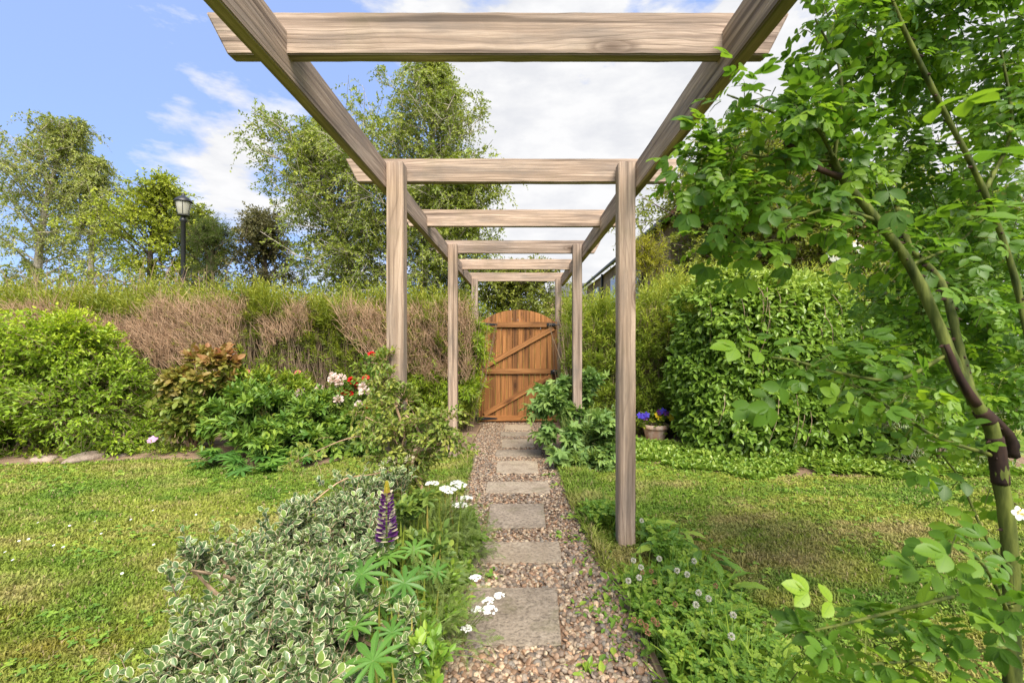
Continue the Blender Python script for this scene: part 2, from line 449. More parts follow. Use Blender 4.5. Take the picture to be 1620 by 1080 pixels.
def shoots(base, d, L, m, lsize, tm, droop=0.15, ang=50, t0=0.15, upn=0.7, twig=0.002, rnd_fn=None, jit=0.35, wscale=1.0, size_tip=0.75):
    """leafy shoots: returns (leaf parts, twig parts)"""
    k = len(base)
    d = norm(d); L = np.broadcast_to(np.asarray(L, float), (k,))
    t = np.linspace(t0, 1.0, m)[None, :] + (rng.random((k, m)) - 0.5) * 0.5 / m
    down = -UP
    pos = base[:, None] + d[:, None] * (L[:, None] * t)[..., None] + down * (droop * L[:, None] * t**2)[..., None]
    tan = norm(d[:, None] + down * (2 * droop * t)[..., None])
    ref = norm(rng.normal(size=(k, 3)))[:, None]
    u = norm(np.cross(tan, ref)); v = np.cross(tan, u)
    phi = (np.arange(m) * 2.4)[None] + rng.random((k, 1)) * 6.28 + (rng.random((k, m)) - .5)
    rad = np.cos(phi)[..., None] * u + np.sin(phi)[..., None] * v
    a = R(ang) * (1 - 0.35 * t)[..., None]
    ld = norm(tan * np.cos(a) + rad * np.sin(a) + jit * rng.normal(size=(k, m, 3)) * 0.5)
    nn = norm(UP * upn + rng.normal(size=(k, m, 3)) * 0.35 + tan * 0.3)
    ls = lsize * (1 - (1 - size_tip) * t) * (0.75 + 0.5 * rng.random((k, m)))
    rr = np.repeat(rng.random((k, 1)), m, 1) * 0.55 + rng.random((k, m)) * 0.25 + 0.2 * t
    if rnd_fn is not None: rr = rnd_fn(pos.reshape(-1, 3), rr.ravel(), t.ravel())
    lv = leaves(pos.reshape(-1, 3), ld.reshape(-1, 3), nn.reshape(-1, 3), ls.ravel(), tm, rr.ravel(), wscale=wscale)
    mid = base + d * (L * 0.55)[:, None] + down * (droop * L * 0.3)[:, None]
    end = base + d * L[:, None] + down * (droop * L)[:, None]
    s1 = sticks(base, mid, twig, twig * 0.75); s2 = sticks(mid, end, twig * 0.75, twig * 0.4)
    return lv, [s1, s2]

def emit(name, parts, mat, parent=None, smooth=False):
    V, l, s, a = join_np(parts)
    return link(name, mesh_np(name, V, l, s, a, smooth), mat, parent)

def blob_pts(blobs, n, shell=0.55, zmin=None, lump=0.22, clump=0, cj=0.16):
    """points inside a union of ellipsoids (c, (rx,ry,rz)), mostly towards the outside; with outward directions"""
    w = np.array([b[1][0] * b[1][2] + b[1][0] * b[1][1] + b[1][1] * b[1][2] for b in blobs]); w /= w.sum()
    pick = rng.choice(len(blobs), n, p=w)
    c = np.array([b[0] for b in blobs])[pick]; r = np.array([b[1] for b in blobs])[pick]
    d = norm(rng.normal(size=(n, 3)))
    q = shell + (1 - shell) * rng.random((n, 1)) ** 0.6
    if clump:                                    # leaves gather on branches, with gaps between
        nc = max(6, n // clump); k = rng.integers(0, nc, n)
        d0, q0 = d[:nc], q[:nc]
        c, r = c[:nc][k], r[:nc][k]
        d = norm(d0[k] + rng.normal(size=(n, 3)) * cj); q = q0[k] + rng.normal(size=(n, 1)) * cj * .6
    ph = rng.random(6) * 6.28
    q = q * (1 + lump * (np.sin(d[:, :1] * 4.1 + c[:, :1] * 5 + ph[0]) * np.sin(d[:, 2:] * 4.7 + ph[1]) + .5 * np.sin(d[:, :1] * 9 + d[:, 2:] * 8 + ph[2])))
    p = c + d * r * q
    if zmin is not None:
        keep = p[:, 2] > zmin(p[:, 1]) + 0.01
        p, d, r = p[keep], d[keep], r[keep]
    return p, norm(d / r * r.mean(1, keepdims=True))

def bush(name, label, cat, blobs, n, L, m, lsize, tm, mat, stem_mat=None, droop=0.15, ang=50, up=0.5, shell=0.5, rnd=0.5,
         upn=0.7, twig=0.0025, base=None, nstem=10, group=None, rnd_fn=None, smooth=False, parent=None, wscale=1.0, clump=14, lump=.22, cj=.16, lv_=1.0):
    p, d = blob_pts(blobs, n, shell, gz, lump, clump, cj)
    d = norm(d + UP * up + rng.normal(size=d.shape) * rnd)
    cen = np.mean([b[0] for b in blobs], axis=0)
    if base is None: base = np.array([cen[0], cen[1], gz(cen[1])])
    root = parent or thing(name, label, cat, base, group)
    LL = L * (0.45 + 1.0 * rng.random(len(p))**1.6)
    lv, tw = shoots(p - d * (LL * 0.4)[:, None], d, LL, m, lsize, tm, droop, ang, upn=upn, twig=twig, rnd_fn=rnd_fn, wscale=wscale)
    emit('foliage', [lv], mat, root, smooth)
    st = list(tw)
    for i in range(nstem):
        b = blobs[i % len(blobs)]
        tgt = np.array(b[0]) + np.array(b[1]) * (rng.random(3) - .5)
        s = np.array(base) + np.array([(rng.random() - .5) * b[1][0] * .7, (rng.random() - .5) * b[1][1] * .5, -0.02])
        mid = (s + tgt) / 2 + np.array([0, 0, 0.1 * np.linalg.norm(tgt - s)]) + (rng.random(3) - .5) * .1
        st.append(tube(curve([s, mid, tgt], 8), np.linspace(0.012, 0.004, 8), 5))
    emit('stems', st, stem_mat or M_TWIG, root)
    return root

# ------------------------------------------------------------------ sheets: ground, path, beds
def path_l(y): return np.interp(y, [0, 1.5, 3, 4.2, 5.2, 7.3], [-0.52, -0.50, -0.47, -0.5, -0.555, -0.56])
def path_r(y): return np.interp(y, [0, 1.5, 2.1, 2.6, 3.4, 4.5, 6, 7.3], [0.46, 0.445, 0.44, 0.43, 0.375, 0.37, 0.36, 0.38])

_bl = [G(px, py) for px, py in ((-250, 735), (0, 737), (100, 733), (150, 731), (230, 727), (290, 727), (340, 738), (430, 744), (500, 738), (560, 722), (600, 716), (680, 717), (740, 720))]
BLX, BLY = [p[0] for p in _bl], [p[1] for p in _bl]
def bed_l(x): return np.interp(x, BLX, BLY)
_br = [G(px, py) for px, py in ((868, 735), (905, 742), (960, 738), (1010, 728), (1060, 738), (1120, 746), (1200, 753), (1420, 755), (1600, 748))]
BRX, BRY = [p[0] for p in _br], [p[1] for p in _br]
def bed_r(x): return np.interp(x, BRX, BRY)

def lawn_col(x, y):
    n1 = fbm(x * 0.9, y * 1.6, 1); n2 = fbm(x * 3.1, y * 5.0, 2); n3 = fbm(x * 14, y * 14, 3, 2); n4 = fbm(x * 1.7 + 5, y * 2.4, 8)
    g = np.array([0.145, 0.215, 0.022]); yl = np.array([0.27, 0.285, 0.042]); dk = np.array([0.07, 0.155, 0.018]); br = np.array([0.235, 0.16, 0.075]); mo = np.array([0.22, 0.165, 0.02])
    def mx(c, t, f): return c + (t - c) * f[..., None]
    c = np.broadcast_to(g, x.shape + (3,)).astype(float)
    c = mx(c, yl, np.clip((n1 * .55 + n2 * .45 - 0.42) * 4.5, 0, 1) * 0.85)
    c = mx(c, dk, np.clip((0.46 - n2 * .6 - n4 * .4) * 5, 0, 1) * 0.6)
    c = mx(c, mo, np.clip((n4 - 0.52) * 5, 0, 1) * np.clip((2.9 - y) / 1.2, 0, 1) * 0.7)     # mossy near the left foreground
    straw = np.clip((n2 * .5 + n3 * .25 + n4 * .35 - 0.58) * 6, 0, 1) * 0.5
    c = mx(c, np.array([0.34, 0.27, 0.11]), straw)
    # worn thatch on the right-hand lawn
    band = np.exp(-((y - 2.75 - 0.12 * np.sin(x * 1.7)) / 0.2)**2) * np.clip((x - 0.95) / 0.2, 0, 1) * np.clip((2.9 - x) / 0.6, 0, 1)
    band2 = np.exp(-((y - 2.35) / 0.25)**2) * np.exp(-((x - 1.1) / 0.35)**2)
    c = mx(c, br, np.clip((band * 1.0 + band2 * .8) * (n2 * 1.6 + n3 * 1.4 + n1 * .6 - 1.5) * 2.0, 0, 0.42))
    return c * np.array([1.08, 1.10, 1.2]) * (0.85 + 0.3 * n3)[..., None]

def axis(fine0, fine1, step, far):
    return np.unique(np.concatenate([[-far, -far / 2, -far / 5, -18, -11], np.arange(fine0, fine1 + 1e-6, step), [11, 18, far / 5, far / 2, far]]))

def grid_mesh(name, xs, ys, zf, colf):
    X, Y = np.meshgrid(xs, ys); V = np.stack([X, Y, zf(X, Y)], -1).reshape(-1, 3)
    nx, ny = len(xs), len(ys)
    i = (np.arange(ny - 1)[:, None] * nx + np.arange(nx - 1)[None]).ravel()
    loops = np.stack([i, i + 1, i + nx + 1, i + nx], 1).ravel()
    c = colf(X.ravel(), Y.ravel())
    return mesh_np(name, V, loops, np.full(len(i), 4), np.concatenate([c, np.ones((len(c), 1))], 1), True)

xs = axis(-7.5, 7.5, 0.05, 240.0); ys = axis(0.0, 7.5, 0.05, 240.0)
o = link('ground', grid_mesh('ground', xs, ys, lambda X, Y: gz(Y) - 0.003 * 0, lambda x, y: lawn_col(x, y) * 0.8), attr_mat('lawn_ground', 0.95, 0.1, bscale=90, bstr=0.6))
tag(o, kind='structure')

# soil of the borders (left and right of the gate) and the gravel bed of the path
def strip_mesh(name, xa, y0, y1, nx, ny, dz, colf, rough_z=0.0):
    us = np.linspace(0, 1, ny)
    X = np.repeat(xa[None], ny, 0); Y = y0[None] + (y1[None] - y0[None]) * us[:, None]
    Z = gz(Y) + dz + rough_z * fbm(X * 9, Y * 9, 4) * np.clip(us * 12, 0, 1)[:, None]
    V = np.stack([X, Y, Z], -1).reshape(-1, 3); k = len(xa)
    i = (np.arange(ny - 1)[:, None] * k + np.arange(k - 1)[None]).ravel()
    loops = np.stack([i, i + 1, i + k + 1, i + k], 1).ravel()
    c = colf(X.ravel(), Y.ravel())
    return mesh_np(name, V, loops, np.full(len(i), 4), np.concatenate([c, np.ones((len(c), 1))], 1), True)

def soil_col(x, y):
    a, b = np.array([0.145, 0.095, 0.06]), np.array([0.30, 0.21, 0.14])
    n = np.clip(fbm(x * 7, y * 7, 21) * 1.6 - 0.3, 0, 1)[:, None]
    return a + (b - a) * n
soilm = attr_mat('bark_mulch_soil', 0.95, 0.1, bscale=130, bstr=0.8)
xa = np.linspace(-7.4, -0.57, 140)
tag(link('soil', strip_mesh('soil', xa, bed_l(xa), np.full_like(xa, 7.4), 140, 60, 0.004, soil_col, 0.03), soilm), kind='structure')
xa = np.linspace(0.37, 5.2, 100)
tag(link('soil', strip_mesh('soil', xa, bed_r(xa), np.full_like(xa, 7.4), 100, 60, 0.004, soil_col, 0.03), soilm), kind='structure')

yy = np.linspace(0.3, 7.35, 90)
V = []
for s in np.linspace(0, 1, 14):
    x = path_l(yy) + (path_r(yy) - path_l(yy)) * s
    V.append(np.stack([x, yy, gz(yy) + 0.008], -1))
V = np.stack(V, 1).reshape(-1, 3); k = 14
i = (np.arange(89)[:, None] * k + np.arange(k - 1)[None]).ravel()
pc = soil_col(V[:, 0] * 3, V[:, 1] * 3) * np.array([1.0, 0.93, 0.9])
tag(link('gravel_path', mesh_np('gravel_path', V, np.stack([i, i + 1, i + k + 1, i + k], 1).ravel(), np.full(len(i), 4), np.concatenate([pc, np.ones((len(pc), 1))], 1)), attr_mat('path_grit', 0.95, 0.1, bscale=150, bstr=0.9)), kind='structure')

# ------------------------------------------------------------------ stepping stones
STONES = [  # y top, y bottom, x0/x1 top, x0/x1 bottom, tone
    (935, 1030, 748, 882, 733, 890, 0, 'large square grey flagstone nearest the camera on the gravel path'),
    (862, 897, 747, 886, 740, 891, 1, 'wide pale buff flagstone, second from the camera on the path'),
    (801, 840, 774, 861, 770, 865, 0, 'dark grey square flagstone just beyond the wide buff one, third from the camera'),
    (765, 784, 770, 868, 767, 872, 1, 'wide pale flagstone, fourth from the camera, level with the right-hand lawn edge'),
    (732, 752, 786, 850, 784, 853, 1, 'pale square flagstone, fifth from the camera on the path'),
    (714, 725, 785, 856, 782, 858, 0, 'dull grey flagstone, fourth from the gate on the path'),
    (697, 710, 794, 844, 793, 846, 1, 'small yellowish flagstone, third from the gate'),
    (685, 692, 792, 850, 791, 851, 0, 'grey flagstone half sunk in gravel, second from the gate'),
    (674, 682, 799, 840, 798, 841, 1, 'small yellowish flagstone right in front of the wooden gate'),
]
def stone_mat(name, a, b, dark):
    m, nt = new_mat(name)
    tc = N(nt, 'ShaderNodeTexCoord'); oi = N(nt, 'ShaderNodeObjectInfo')
    add = N(nt, 'ShaderNodeVectorMath', operation='ADD'); sc_ = N(nt, 'ShaderNodeVectorMath', operation='SCALE'); sc_.inputs[0].default_value = (5, 9, 3)
    nt.links.new(oi.outputs['Random'], sc_.inputs['Scale']); nt.links.new(tc.outputs['Object'], add.inputs[0]); nt.links.new(sc_.outputs[0], add.inputs[1])
    n1 = noise(nt, add.outputs[0], 7, 6, 0.65); n2 = noise(nt, add.outputs[0], 55, 6, 0.75)
    c = ramp(nt, [(0.32, a), (0.68, b)], n1).outputs[0]
    sp = ramp(nt, [(0.36, (0.8, 0.8, 0.8)), (0.52, (0, 0, 0))], n2).outputs[0]
    c = mixc(nt, c, dark, sp)
    li = ramp(nt, [(0.56, (0, 0, 0)), (0.74, (0.7, 0.7, 0.7))], n2).outputs[0]
    c = mixc(nt, c, (0.52, 0.46, 0.37), li)
    n3 = noise(nt, add.outputs[0], 4.5, 5, .7)
    mo = ramp(nt, [(.56, (0, 0, 0)), (.70, (.45, .45, .45))], n3).outputs[0]
    c = mixc(nt, c, (.13, .125, .05), mo)
    hs = N(nt, 'ShaderNodeMath', operation='ADD'); nt.links.new(n1, hs.inputs[0]); nt.links.new(n2, hs.inputs[1])
    out(nt, principled(nt, c, 0.9, 0.2, bump(nt, hs.outputs[0], 0.9, 0.012)).outputs[0])
    return m
M_ST = [stone_mat('grey_flag', (0.215, 0.17, 0.122), (0.37, 0.30, 0.22), (0.10, 0.08, 0.06)), stone_mat('buff_flag', (0.29, 0.225, 0.155), (0.45, 0.365, 0.26), (0.14, 0.105, 0.075))]
stone_boxes = []
for i, (yt, yb, a0, a1, b0, b1, tone, lab) in enumerate(STONES):
    q = [G(b0, yb), G(b1, yb), G(a1, yt), G(a0, yt)]
    c = sum(q) / 4
    bm = bmesh.new()
    top = 0.024
    vs = [bm.verts.new((p[0] - c[0], p[1] - c[1], p[2] - c[2] + top)) for p in q] + [bm.verts.new((p[0] - c[0], p[1] - c[1], p[2] - c[2] - 0.03)) for p in q]
    for f in ((0, 1, 2, 3), (7, 6, 5, 4), (0, 4, 5, 1), (1, 5, 6, 2), (2, 6, 7, 3), (3, 7, 4, 0)): bm.faces.new([vs[k] for k in f])
    bmesh.ops.subdivide_edges(bm, edges=bm.edges[:], cuts=9, use_grid_fill=True)
    for v in bm.verts:
        e = vnoise(np.array(v.co.x * 14 + i * 7), np.array(v.co.y * 14), 5) - .5
        s = 1 - 0.035 * (vnoise(np.array(v.co.x * 30 + i), np.array(v.co.y * 30), 9))
        v.co.x *= s; v.co.y *= s
        v.co.z += 0.005 * e
    bmesh.ops.bevel(bm, geom=[e for e in bm.edges if len(e.link_faces) == 2 and e.calc_face_angle(0) > 1.0], offset=0.006, segments=2, affect='EDGES', profile=0.6)
    ob = bm_obj('stepping_stone', bm, M_ST[tone], None, True)
    ob.location = [float(v) for v in c]
    tag(ob, lab, 'paving stone', 'stepping stones along the gravel path')
    stone_boxes.append((min(q[0][0], q[3][0]), max(q[1][0], q[2][0]), min(q[0][1], q[1][1]), max(q[2][1], q[3][1])))

# ------------------------------------------------------------------ pebbles (one object: nobody could count them)
def ico(sub):
    bm = bmesh.new(); bmesh.ops.create_icosphere(bm, subdivisions=sub, radius=1)
    bm.verts.ensure_lookup_table()
    V = np.array([v.co[:] for v in bm.verts]); Fc = np.array([[v.index for v in f.verts] for f in bm.faces]); bm.free()
    return V, Fc
PEB = np.array([[.30, .20, .145], [.40, .29, .21], [.22, .165, .135], [.34, .26, .20], [.26, .16, .11], [.46, .37, .28], [.19, .165, .15], [.36, .225, .15], [.29, .235, .20], [.40, .31, .25], [.16, .12, .10]])
def pebbles(n, y0, y1, sub, rmin, rmax):
    V0, F0 = ico(sub)
    y = y0 + (y1 - y0) * rng.random(n); s = rng.random(n)
    x = path_l(y) - 0.03 + (path_r(y) - path_l(y) + 0.06) * s
    keep = np.ones(n, bool)
    for (a, b, c, d) in stone_boxes: keep &= ~((x > a + .004) & (x < b - .004) & (y > c + .004) & (y < d - .004))
    x, y = x[keep], y[keep]; n = len(x)
    r = rmin + (rmax - rmin) * rng.random(n) ** 1.6
    scl = np.stack([r * (0.85 + 0.5 * rng.random(n)), r * (0.75 + 0.3 * rng.random(n)), r * (0.5 + 0.35 * rng.random(n))], 1)
    z = gz(y) + 0.008 + rng.random(n) * 0.012
    a = rng.random(n) * 6.28; tl = rng.normal(size=(n, 2)) * 0.3
    # deform each pebble a little
    V = V0[None] * (1 + 0.12 * np.sin(V0[None] * 2.3 + rng.random((n, 1, 3)) * 6.28)) * scl[:, None]
    V[..., 2] += V[..., 0] * tl[:, :1] + V[..., 1] * tl[:, 1:]
    X = V[..., 0] * np.cos(a)[:, None] - V[..., 1] * np.sin(a)[:, None]; Y = V[..., 0] * np.sin(a)[:, None] + V[..., 1] * np.cos(a)[:, None]
    V = np.stack([X + x[:, None], Y + y[:, None], V[..., 2] + z[:, None]], -1)
    m = len(V0)
    loops = (F0.ravel()[None] + (np.arange(n) * m)[:, None]).ravel()
    c = PEB[rng.integers(0, len(PEB), n)] * np.array([.96, .94, .82]) * (0.5 + 0.75 * rng.random((n, 1)))
    A = np.concatenate([np.repeat(c, m, 0), np.ones((n * m, 1))], 1)
    return V.reshape(-1, 3), loops, np.full(n * len(F0), 3), A
o = emit('gravel', [pebbles(12500, 0.9, 2.6, 2, 0.0065, 0.0145), pebbles(21000, 2.6, 7.3, 1, 0.0065, 0.0125)], attr_mat('pebble', 0.65, 0.3, bscale=160, bstr=0.15), None, True)
tag(o, 'pinkish brown rounded pebbles covering the garden path', 'gravel', kind='stuff')

# ------------------------------------------------------------------ grass blades
def grass(n, xr, yr, hmin, hmax, excl, wide=1.0, dens=2.0):
    u = rng.random(n * 2)
    y0, y1 = yr
    y = (y0**(1 - dens + 1e-6) + u * (y1**(1 - dens + 1e-6) - y0**(1 - dens + 1e-6)))**(1 / (1 - dens + 1e-6)) if dens != 0 else y0 + (y1 - y0) * u
    x = xr[0] + (xr[1] - xr[0]) * rng.random(n * 2)
    vis = np.abs(x) < 1.32 * y + 0.6
    k = excl(x, y) & vis; x, y = x[k][:n], y[k][:n]; n = len(x)
    h = (hmin + (hmax - hmin) * rng.random(n)**1.5) * (0.7 + 0.6 * fbm(x * 4, y * 4, 12))
    w = (0.0016 + 0.0009 * y) * wide * (0.7 + 0.6 * rng.random(n))
    a = rng.random(n) * 6.28; lean = 0.25 + 0.7 * rng.random(n)
    dx, dy = np.cos(a), np.sin(a); px_, py_ = -dy, dx
    z = gz(y)
    b = np.stack([x, y, z - .002], -1)
    side = np.stack([px_, py_, 0 * px_], -1) * w[:, None]
    mid = b + np.stack([dx * lean * h * .3, dy * lean * h * .3, h * .6], -1)
    tip = b + np.stack([dx * lean * h, dy * lean * h, h * (1.02 - .35 * lean)], -1)
    V = np.stack([b - side, b + side, mid + side * .8, mid - side * .8, tip], 1)
    f = np.array([0, 1, 2, 3, 3, 2, 4]); loops = (f[None] + (np.arange(n) * 5)[:, None]).ravel()
    c = lawn_col(x, y) * (0.75 + 0.6 * rng.random((n, 1)))
    dry = rng.random(n) < 0.06
    c[dry] = np.array([0.36, 0.29, 0.13]) * (0.7 + 0.5 * rng.random((dry.sum(), 1)))
    A = np.repeat(np.concatenate([c, np.ones((n, 1))], 1), 5, 0)
    return V.reshape(-1, 3), loops, np.tile([4, 3], n), A
M_GRASS = attr_mat('grass_blade', 0.6, 0.25, 0.3, bscale=20, bstr=0.0)
gl = grass(230000, (-7.2, -0.46), (1.0, 5.2), 0.012, 0.032, lambda x, y: (y < bed_l(x) + .05) & (x < path_l(y) - .0))
gr = grass(190000, (0.4, 6.6), (1.0, 5.2), 0.012, 0.032, lambda x, y: (y < bed_r(x) + .05) & (x > path_r(y) + .03))
# ragged longer grass along path and bed edges
ge = grass(5000, (-0.6, -0.42), (3.4, 4.9), 0.03, 0.075, lambda x, y: (y < bed_l(x)) & (x < path_l(y) + .05), dens=0.0)
ge2 = grass(9000, (0.36, 0.75), (2.2, 4.6), 0.04, 0.11, lambda x, y: (x > path_r(y) - .03) & (x < path_r(y) + .10 + .25 * fbm(x * 3, y * 3, 17)) & ~((x > .45) & (y > 2.1) & (y < 2.8)), dens=0.0)
yb_ = 0
def bedfringe(n, xr, bf):
    x = xr[0] + (xr[1] - xr[0]) * rng.random(n); y = bf(x) + rng.normal(size=n) * 0.05
    return x, y
tag(emit('grass', [gl, ge], M_GRASS), 'short mown yellowish green grass left of the path', 'grass', kind='stuff')
tag(emit('grass', [gr, ge2], M_GRASS), 'short mown grass with worn brown patches right of the path', 'grass', kind='stuff')

n = 9000
x = np.concatenate([-6 + 5.4 * rng.random(n), .55 + 4 * rng.random(n // 2)]); y = 1.2 + 3.6 * rng.random(len(x))**1.2
k = (fbm(x * 1.3, y * 1.8, 91) + .35 * fbm(x * 5, y * 5, 92) > .72) & np.where(x < 0, (y < bed_l(x)) & (x < path_l(y) - .03), (y < bed_r(x)) & (x > path_r(y) + .12))
x, y = x[k], y[k]; n = len(x)
p = np.stack([x, y, gz(y) + .012 + .014 * rng.random(n)], 1)
LAWN_CLOVER = leaves(p, norm(np.stack([rng.normal(size=n), rng.normal(size=n), .1 + 0 * x], 1)), norm(UP + rng.normal(size=(n, 3)) * .3), .018 + .014 * rng.random(n), CLOVER)

# ------------------------------------------------------------------ timber
def timber(name, a, b, w, h, mat, parent, side=(0, 1, 0), cut=None, bev=0.004, segs=24, wob=0.0012):
    """plank from a to b; w across `side`, h across the third axis; cut = length of the end splay on the lower edge at both ends"""
    a, b = Vector(a), Vector(b); L = (b - a).length; X = (b - a) / L
    Y = Vector(side); Y = (Y - X * Y.dot(X)).normalized(); Z = X.cross(Y)
    if Z.z < -0.5: Y, Z = -Y, -Z
    bm = bmesh.new()
    n = segs
    rows = []
    for i in range(n + 1):
        x = L * i / n; r = []
        for (yy_, zz_) in ((-w / 2, -h / 2), (w / 2, -h / 2), (w / 2, h / 2), (-w / 2, h / 2)):
            xx = x
            if cut and zz_ < 0:
                if i == 0: xx = cut
                elif i == n: xx = L - cut
                else: xx = min(max(x, cut + (L - 2 * cut) * i / n), L - cut + 0) if False else cut + (L - 2 * cut) * i / n
            j = wob * (random.random() - .5) * 2
            r.append(bm.verts.new((xx, yy_ + j, zz_ + wob * (random.random() - .5))))
        rows.append(r)
    for r0, r1 in zip(rows[:-1], rows[1:]):
        for k in range(4): bm.faces.new((r0[k], r0[(k + 1) % 4], r1[(k + 1) % 4], r1[k]))
    bm.faces.new(rows[0][::-1]); bm.faces.new(rows[-1])
    bmesh.ops.recalc_face_normals(bm, faces=bm.faces[:])
    if bev: bmesh.ops.bevel(bm, geom=[e for e in bm.edges if len(e.link_faces) == 2 and e.calc_face_angle(0) > 0.6], offset=bev, segments=2, affect='EDGES')
    o = bm_obj(name, bm, mat, parent, False, world=False)
    M = Matrix((X, Y, Z)).transposed().to_4x4(); M.translation = a - (Vector(parent.location) if parent else Vector())
    o.matrix_local = M
    return o

def disc_bolt(name, p, nrm, r, mat, parent_obj, root, h=0.006):
    bm = bmesh.new()
    bmesh.ops.create_cone(bm, cap_ends=True, segments=10, radius1=r, radius2=r * 0.7, depth=h)
    o = bm_obj(name, bm, mat, None, True)
    q = Vector((0, 0, 1)).rotation_difference(Vector(nrm))
    o.parent = parent_obj
    Mw = Matrix.Translation(Vector(p)) @ q.to_matrix().to_4x4()
    pw = Matrix.Translation(root.location) @ parent_obj.matrix_local
    o.matrix_local = pw.inverted() @ Mw
    return o

XL, XR = -0.7525, 0.656           # inner faces of the two rails = outer faces of the posts
perg = thing('pergola', 'weathered timber pergola of posts, long rails and notched cross beams over the gravel path', 'pergola', (-0.045, 4.7, gz(4.7)))
rails = []
for x0, sgn in ((XL, -1), (XR, 1)):
    xc = x0 + sgn * 0.0235
    rails.append(timber('rail', (xc, 0.2, 2.127), (xc, 7.3, 2.127), 0.047, 0.147, M_WOOD, perg, side=(1, 0, 0), segs=40))
BEAMS = [(1.472, -1.016, 0.875), (2.665, -1.02, 0.94), (3.71, -0.97, 0.87), (4.86, -0.95, 0.87), (5.99, -0.93, 0.85), (7.21, -0.86, 0.77)]
beams = []
for d, x0, x1 in BEAMS:
    beams.append(timber('beam', (x0, d + .0225, 2.191), (x1, d + .0225, 2.19), 0.045, 0.137, M_WOOD, perg, side=(0, 1, 0), cut=0.07 if d < 7 else None, segs=30))
posts = []
for d, top in ((2.56, 2.203), (4.76, 2.203), (7.1, 2.15)):
    for x in (XL + .0495, XR - .0495):
        zb = gz(d) - 0.1
        posts.append(timber('post', (x, d + .048, zb), (x, d + .048, top), 0.095, 0.096, M_WOOD, perg, side=(1, 0, 0), segs=20, bev=0.005))
# nail and bolt heads seen on rails and posts
for y, z in ((1.40, 2.16), (1.72, 2.10), (1.98, 2.15), (2.45, 2.10), (3.0, 2.14), (3.5, 2.12), (4.5, 2.13)):
    disc_bolt('bolt', (XL + 0.001, y, z), (1, 0, 0), 0.006, M_NAIL, rails[0], perg)
for y, z in ((1.6, 2.15), (2.45, 2.12), (3.4, 2.13)):
    disc_bolt('bolt', (XR - 0.001, y, z), (-1, 0, 0), 0.006, M_NAIL, rails[1], perg)
for k, (z) in ((1, 0.86), (1, 1.55), (1, 1.2), (1, 0.45)):
    x = XR - 0.0495 - 0.044 + 0.003
    disc_bolt('bolt', (x, 2.559, z), (0, -1, 0), 0.005, M_NAIL, posts[1], perg)
for px in (-0.3, 0.25):
    disc_bolt('bolt', (px, 1.471, 2.2), (0, -1, 0), 0.005, M_NAIL, beams[0], perg)
for k in (4, 5):                                   # black brackets on the far posts
    bm = bmesh.new(); bmesh.ops.create_cube(bm, size=1, matrix=Matrix.Diagonal((0.055, 0.008, 0.05, 1)))
    bmesh.ops.bevel(bm, geom=bm.edges[:], offset=0.002, segments=1)
    o = bm_obj('bracket', bm, M_IRON, None); o.parent = posts[k]
    xw = (XL + .0495) if k == 4 else (XR - .0495)
    pw = Matrix.Translation(perg.location) @ posts[k].matrix_local
    o.matrix_local = pw.inverted() @ Matrix.Translation((xw, 7.095, 2.03))

# ------------------------------------------------------------------ gate
gy = 7.06
g0 = P(757, 672, gy); g1 = P(882, 672, gy)
gx0, gx1, gzb = g0[0], g1[0], g0[2] + 0.005
z_sh, z_top = P(0, 512, gy)[2], P(0, 490, gy)[2]
gate = thing('garden_gate', 'brown stained boarded timber gate with arched top and black hinges closing the path', 'gate', ((gx0 + gx1) / 2, gy, gzb))
nb = 14; W = gx1 - gx0
parts = []
def arch(x):
    u = (x - gx0) / W * 2 - 1
    return z_sh + (z_top - z_sh) * (1 - abs(u)**2.2)
bmj = bmesh.new(); lay = bmj.verts.layers.float_color.new('col')
wb = W / nb
for k in range(nb):
    a, b = gx0 + k * wb + .0015, gx0 + (k + 1) * wb - .0015
    rv = random.random()
    yo = gy + (0.0 if k % 2 else 0.004)
    n = 16
    prof = []
    for s in range(3):
        x = a + (b - a) * s / 2; prof.append((x, arch(x)))
    vs = []
    for y in (yo, yo + .02):
        vs.append([bmj.verts.new((a, y, gzb)), bmj.verts.new((b, y, gzb)), bmj.verts.new((prof[2][0], y, prof[2][1])), bmj.verts.new((prof[1][0], y, prof[1][1])), bmj.verts.new((prof[0][0], y, prof[0][1]))])
    for r in vs:
        for v in r: v[lay] = (rv, rv, rv, 1)
    nf = [bmj.faces.new(vs[0]), bmj.faces.new(vs[1][::-1])]
    for j in range(5): nf.append(bmj.faces.new((vs[0][j], vs[1][j], vs[1][(j + 1) % 5], vs[0][(j + 1) % 5])))
bmesh.ops.recalc_face_normals(bmj, faces=bmj.faces[:])
bmesh.ops.bevel(bmj, geom=[e for e in bmj.edges if abs((e.verts[0].co - e.verts[1].co).normalized().z) > 0.9], offset=0.004, segments=1, affect='EDGES')
for v in bmj.verts: v.co = (v.co.z - gzb, -(v.co.y - gy), v.co.x - gate.location.x)   # grain along local X (upwards)
me = bpy.data.meshes.new('board_panel'); bmj.normal_update(); bmj.to_mesh(me); bmj.free()
ob = link('board_panel', me, M_GATE, gate, False)
ob.matrix_local = Matrix(((0, 0, 1, 0), (0, -1, 0, 0), (1, 0, 0, 0), (0, 0, 0, 1)))
def set_col(o, v):
    a = o.data.attributes.new('col', 'FLOAT_COLOR', 'POINT')
    a.data.foreach_set('color', np.tile([v, v, v, 1.0], len(o.data.vertices)).astype(np.float32))
ly = gy - 0.017
def zpx(py): return P(0, py, gy)[2]
for py in (513.5, 587, 661):
    o = timber('ledge', (gx0 + .055, ly, zpx(py)), (gx1 - .01, ly, zpx(py)), 0.03, 0.082, M_GATE, gate, segs=8); set_col(o, 0.6 + random.random() * .3)
